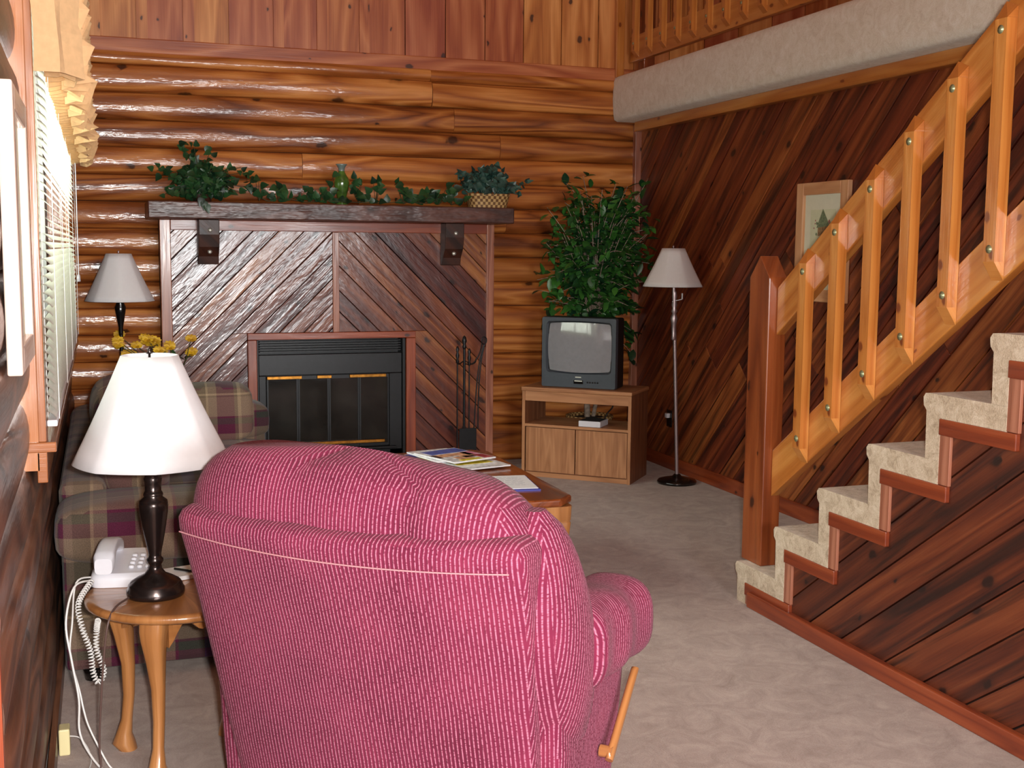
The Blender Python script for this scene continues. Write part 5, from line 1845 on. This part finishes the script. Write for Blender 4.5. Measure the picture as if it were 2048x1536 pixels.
# branches fill an irregular crown
for i in range(190):
    z0 = rf.uniform(0.85, 1.5)
    a = rf.uniform(0, 2 * PI)
    zc = rf.uniform(0.86, 1.78)
    rad = 0.39 * math.sqrt(max(0.08, 1 - ((zc - 1.30) / 0.62) ** 2)) * rf.uniform(0.35, 1.05)
    e_ = V(2.985 + rad * math.cos(a) * 1.02, 6.90 + rad * math.sin(a) * 0.75, zc + rf.uniform(-0.03, 0.05))
    if i == 0:
        e_ = V(2.87, 6.88, 1.86)
    if i == 1:
        e_ = V(3.33, 6.9, 1.86)
    if i == 2:
        e_ = V(3.22, 6.82, 0.72)
    if i == 3:
        e_ = V(2.62, 6.85, 1.66)
    e_[0] = min(e_[0], XR - 0.09)
    e_[1] = min(e_[1], YB - 0.14)
    s0 = V(2.995, 6.96, min(z0, e_[2] - 0.05) if e_[2] > 0.95 else 0.9)
    midp = (s0 + e_) / 2 + V(0, 0, 0.05)
    br.tube([s0, midp, e_], [0.004, 0.003, 0.0015], 4)
    path_ = catmull([s0, midp, e_], 6)
    n_ = 13
    for k in range(n_):
        t = 0.35 + 0.65 * (k + rf.random()) / n_
        p = path_[min(len(path_) - 1, int(t * (len(path_) - 1)))] + V(rf.uniform(-.03, .03), rf.uniform(-.03, .03), rf.uniform(-.03, .03))
        dd = (e_ - s0) / np.linalg.norm(e_ - s0) * 0.5 + V(rf.gauss(0, .6), rf.gauss(0, .6) - 0.25, rf.gauss(-0.25, .45))
        tip = p + dd / np.linalg.norm(dd) * 0.075
        if clampleaf(p) and clampleaf(tip) and p[2] > 0.62:
            leaf(fo, p, dd, V(rf.uniform(-.4, .4), rf.uniform(-.7, .1), 1), rf.uniform(0.06, 0.092), rf.uniform(0.034, 0.048))
br.build('branch', 'bark', fx, kind='stuff')
fo.build('foliage', 'ficus', fx)

# ================================================================ MANTEL DECORATION
MZ = MZ1 + 0.0005
def vine(parent, pts, nleaf, rnd, L=0.055, W=0.05, spread=0.03, mat='ivy', zmin=None, shape='heart', name='foliage'):
    st = MB().tube(pts, 0.0022, 5)
    lfm = MB()
    path_ = catmull([np.array(p, float) for p in pts], 12)
    for i in range(nleaf):
        p = path_[rnd.randrange(len(path_))].copy()
        p += V(rnd.uniform(-spread, spread), rnd.uniform(-spread, spread * 0.6), rnd.uniform(-spread * 0.3, spread))
        dd = V(rnd.gauss(0, 1), -0.5 + rnd.gauss(0, 0.5), rnd.gauss(0.1, 0.7))
        if zmin is not None:
            p[2] = max(p[2], zmin + 0.012)
            if p[2] + dd[2] / np.linalg.norm(dd) * L < zmin + 0.006:
                dd[2] = abs(dd[2])
        leaf(lfm, p, dd, V(rnd.uniform(-.6, .6), -1, 0.6), L * rnd.uniform(0.7, 1.15), W * rnd.uniform(0.7, 1.1), shape=shape)
    return st, lfm
rv = random.Random(41)
# left bushy ivy
iv = thing('ivy_plant', 'bushy dark green ivy at the left end of the mantel', 'plant', (0.56, 6.97, MZ))
MB().lathe([(0, 0), (0.055, 0), (0.065, 0.06), (0.06, 0.065), (0, 0.062)], (0.56, 6.99, MZ), 20).build('pot', 'corbel', iv)
S = MB()
Lf = MB()
ends = []
for i in range(84):
    a = rv.uniform(0, 2 * PI)
    r_ = rv.uniform(0.02, 0.17)
    ends.append(V(0.57 + r_ * math.cos(a) * 1.0, 6.98 + 0.45 * r_ * math.sin(a), MZ + rv.uniform(0.02, 0.28) * (1.0 - 0.5 * r_ / 0.17)))
ends += [V(0.32, 6.93, MZ + 0.17), V(0.36, 6.92, MZ + 0.13), V(0.34, 6.93, MZ + 0.18), V(0.80, 6.93, MZ + 0.17), V(0.78, 6.92, MZ + 0.2), V(0.82, 6.93, MZ + 0.13), V(0.46, 6.95, MZ + 0.31), V(0.62, 6.95, MZ + 0.31),
         V(0.36, 6.9, MZ + 0.04), V(0.76, 6.9, MZ + 0.06), V(0.40, 6.88, MZ + 0.03), V(0.84, 6.93, MZ + 0.08), V(0.52, 6.9, MZ + 0.3)]
for e_ in ends:
    s0 = V(0.56, 6.98, MZ + 0.06)
    mp = (s0 + e_) / 2 + V(0, 0, 0.03)
    S.tube([s0, mp, e_], 0.0018, 4)
    for k in range(8):
        t = rv.uniform(0.3, 1.05)
        p = s0 * (1 - t) ** 2 + 2 * mp * t * (1 - t) + e_ * t * t + V(rv.uniform(-.022, .022), rv.uniform(-.02, .02), rv.uniform(-.02, .022))
        p[2] = max(p[2], MZ + 0.012)
        p[1] = min(p[1], 7.16)
        dd = V(rv.gauss(0, 1), -0.4 + rv.gauss(0, 0.4), rv.gauss(0.1, 0.6))
        if p[2] < MZ + 0.05:
            dd[2] = abs(dd[2])
        leaf(Lf, p, dd, V(rv.uniform(-.6, .6), -1, .6), rv.uniform(0.03, 0.052), rv.uniform(0.026, 0.046), shape='heart')
# sprig hanging over the mantel front
S.tube([(0.55, 6.93, MZ + 0.05), (0.555, 6.84, MZ + 0.025), (0.555, 6.82, MZ - 0.02)], 0.0018, 4)
for k in range(3):
    leaf(Lf, V(0.55 + 0.012 * k, 6.815, MZ + 0.015 - 0.018 * k), V(0.3 * (k - 1), -0.2, -1), V(0, -1, 0.2), 0.05, 0.04, shape='heart')
S.build('stem', 'stem', iv, kind='stuff')
Lf.build('foliage', 'ivy', iv)
# garland
ga = thing('ivy_garland', 'ivy garland trailing along the mantel either side of the green vase', 'plant', (1.37, 6.93, MZ))
pts = [(0.82, 6.93, MZ + 0.10), (0.92, 6.93, MZ + 0.015), (1.02, 6.93, MZ + 0.03), (1.15, 6.93, MZ + 0.012), (1.30, 6.91, MZ + 0.02), (1.45, 6.91, MZ + 0.015), (1.6, 6.93, MZ + 0.015), (1.75, 6.93, MZ + 0.03), (1.88, 6.93, MZ + 0.02), (2.0, 6.93, MZ + 0.05), (2.1, 6.92, MZ + 0.03)]
st, lf3 = vine(ga, pts, 40, rv, 0.05, 0.042, 0.02, zmin=MZ)
for cx_, n_, hgt, sp in ((0.88, 5, 0.13, 0.03), (0.99, 10, 0.07, 0.05), (1.21, 14, 0.07, 0.07), (1.29, 8, 0.17, 0.03), (1.46, 14, 0.15, 0.06), (1.56, 6, 0.12, 0.03), (1.73, 14, 0.12, 0.05), (1.83, 10, 0.08, 0.06), (1.95, 8, 0.10, 0.05), (2.03, 12, 0.10, 0.04)):
    for k in range(n_):
        p = V(cx_ + rv.uniform(-sp, sp), 6.91 + rv.uniform(-.04, .015), MZ + 0.02 + rv.random() * hgt)
        dd = V(rv.gauss(0, 1), -0.4, rv.gauss(0.2, .6))
        if p[2] < MZ + 0.05:
            dd[2] = abs(dd[2])
        leaf(lf3, p, dd, V(rv.uniform(-.5, .5), -1, .5), rv.uniform(0.038, 0.058), rv.uniform(0.034, 0.05), shape='heart')
        st.tube([V(cx_, 6.93, MZ + 0.012), p], 0.0014, 4, smoothp=False)
st.build('stem', 'stem', ga, kind='stuff')
lf3.build('foliage', 'ivy', ga)
# vase
vs_ = thing('vase', 'slim green glazed vase at the centre of the mantel', 'vase', (1.372, 7.0, MZ))
MB().lathe([(0, 0), (0.034, 0), (0.036, 0.006), (0.027, 0.02), (0.024, 0.035), (0.032, 0.065), (0.042, 0.10), (0.047, 0.13), (0.043, 0.155), (0.028, 0.178), (0.020, 0.192), (0.018, 0.20)], (1.372, 7.0, MZ), 28, caps=True).build('vase_body', 'vase', vs_)
MB().lathe([(0.018, 0.20), (0.019, 0.215), (0.026, 0.23), (0.035, 0.24), (0.033, 0.241), (0.022, 0.232), (0.015, 0.215), (0.014, 0.2)], (1.372, 7.0, MZ), 28, caps=False).build('vase_neck', 'vase_rim', vs_)
# basket
ba = thing('ivy_basket', 'wicker basket of blue green ivy at the right end of the mantel', 'plant', (2.27, 6.97, MZ))
rings = []
for z, a, b in ((0, 0.115, 0.075), (0.03, 0.122, 0.08), (0.07, 0.132, 0.088), (0.075, 0.137, 0.092), (0.085, 0.137, 0.092), (0.086, 0.125, 0.082)):
    rings.append(superring(2.275, 6.98, MZ + z, a, b, 3.2, 40))
MB().loft(rings).build('basket', 'wicker', ba)
S, Lf = MB(), MB()
for i in range(60):
    a = rv.uniform(0, 2 * PI)
    r_ = math.sqrt(rv.random())
    e_ = V(2.27 + 0.19 * r_ * math.cos(a), 6.96 + 0.10 * r_ * math.sin(a), MZ + 0.10 + 0.17 * (1 - r_ ** 2) * rv.uniform(0.6, 1))
    if i in (0, 1, 2):
        e_ = V(2.47 + 0.02 * i, 6.93, MZ + 0.09 + 0.03 * i)
    if i in (3, 4, 5):
        e_ = V(2.08, 6.9, MZ + 0.05 + 0.03 * i)
    s0 = V(2.27, 6.97, MZ + 0.085)
    mp = (s0 + e_) / 2 + V(0, 0, 0.04)
    S.tube([s0, mp, e_], 0.0016, 4)
    for k in range(8):
        t = rv.uniform(0.4, 1.05)
        p = s0 * (1 - t) ** 2 + 2 * mp * t * (1 - t) + e_ * t * t + V(rv.uniform(-.015, .015), rv.uniform(-.02, .01), rv.uniform(-.015, .015))
        p[1] = min(p[1], 7.15)
        leaf(Lf, p, V(rv.gauss(0, 1), -0.4 + rv.gauss(0, .3), rv.gauss(-0.2, 0.6)), V(rv.uniform(-.6, .6), -1, .6), rv.uniform(0.03, 0.045), rv.uniform(0.022, 0.034), shape='heart')
S.build('stem', 'stem', ba, kind='stuff')
Lf.build('foliage', 'ivy_blue', ba)

# ================================================================ FIREPLACE TOOLS
ft = thing('fireplace_tool_stand', 'black wrought iron stand for fireplace tools, right of the firebox', 'stand', (2.10, 6.86, 0))
m = MB()
m.lathe([(0, 0), (0.09, 0), (0.092, 0.01), (0.03, 0.02), (0.012, 0.03), (0, 0.03)], (2.10, 6.88, 0.0), 24)
m.build('base', 'black_metal', ft)
m = MB()
m.tube([(2.10, 6.88, 0.02), (2.10, 6.88, 0.80)], 0.008, 8, smoothp=False)
m.lathe([(0.008, 0), (0.014, 0.015), (0.008, 0.03), (0.016, 0.05), (0.01, 0.075), (0, 0.085)], (2.10, 6.88, 0.79), 12)
m.build('pole', 'black_metal', ft)
m = MB()
for dx in (-0.06, 0.06):
    m.tube([(2.10, 6.88, 0.72), (2.10 + dx * 0.7, 6.86, 0.70), (2.10 + dx, 6.84, 0.715), (2.10 + dx, 6.838, 0.735)], 0.0035, 6)
m.tube([(2.10, 6.88, 0.70), (2.15, 6.87, 0.70), (2.19, 6.86, 0.76), (2.205, 6.85, 0.83)], 0.004, 6)
m.build('hook', 'black_metal', ft)
def twist(m, x, y, z0, z1):
    m.lathe([(0.004, 0), (0.011, 0.012), (0.006, 0.03), (0.012, 0.05), (0.006, 0.07), (0.011, 0.09), (0.005, 0.105), (0, 0.11)], (x, y, z1 - 0.11), 10)
    m.tube([(x, y, z0), (x, y, z1 - 0.105)], 0.0045, 8, smoothp=False)
sh = thing('fireplace_shovel', 'black ash shovel with square blade on the fireplace tool stand', 'shovel', (2.115, 6.82, 0.2))
m = MB()
twist(m, 2.115, 6.825, 0.30, 0.80)
m.build('shaft', 'black_metal', sh)
MB().box(2.05, 6.812, 0.17, 2.16, 6.818, 0.31).build('blade', 'black_metal', sh, bevel=0.002)
pk = thing('fireplace_poker', 'thin black poker at the left of the fireplace tool stand', 'poker', (2.04, 6.83, 0.1))
m = MB()
twist(m, 2.042, 6.832, 0.09, 0.815)
m.build('shaft', 'black_metal', pk)
tg = thing('fireplace_tongs', 'black looped tongs hanging at the right of the tool stand', 'tongs', (2.20, 6.84, 0.3))
m = MB()
m.tube([(2.15, 6.835, 0.30), (2.165, 6.835, 0.55), (2.185, 6.835, 0.72), (2.212, 6.835, 0.82)], 0.004, 6)
m.tube([(2.175, 6.835, 0.30), (2.18, 6.835, 0.55), (2.195, 6.835, 0.72), (2.215, 6.835, 0.82)], 0.004, 6)
m.build('shaft', 'black_metal', tg)
MB().tube([(2.213 + 0.016 * math.cos(a), 6.835, 0.845 + 0.022 * math.sin(a)) for a in [2 * PI * i / 12 for i in range(13)]], 0.0035, 6).build('handle_loop', 'black_metal', tg)
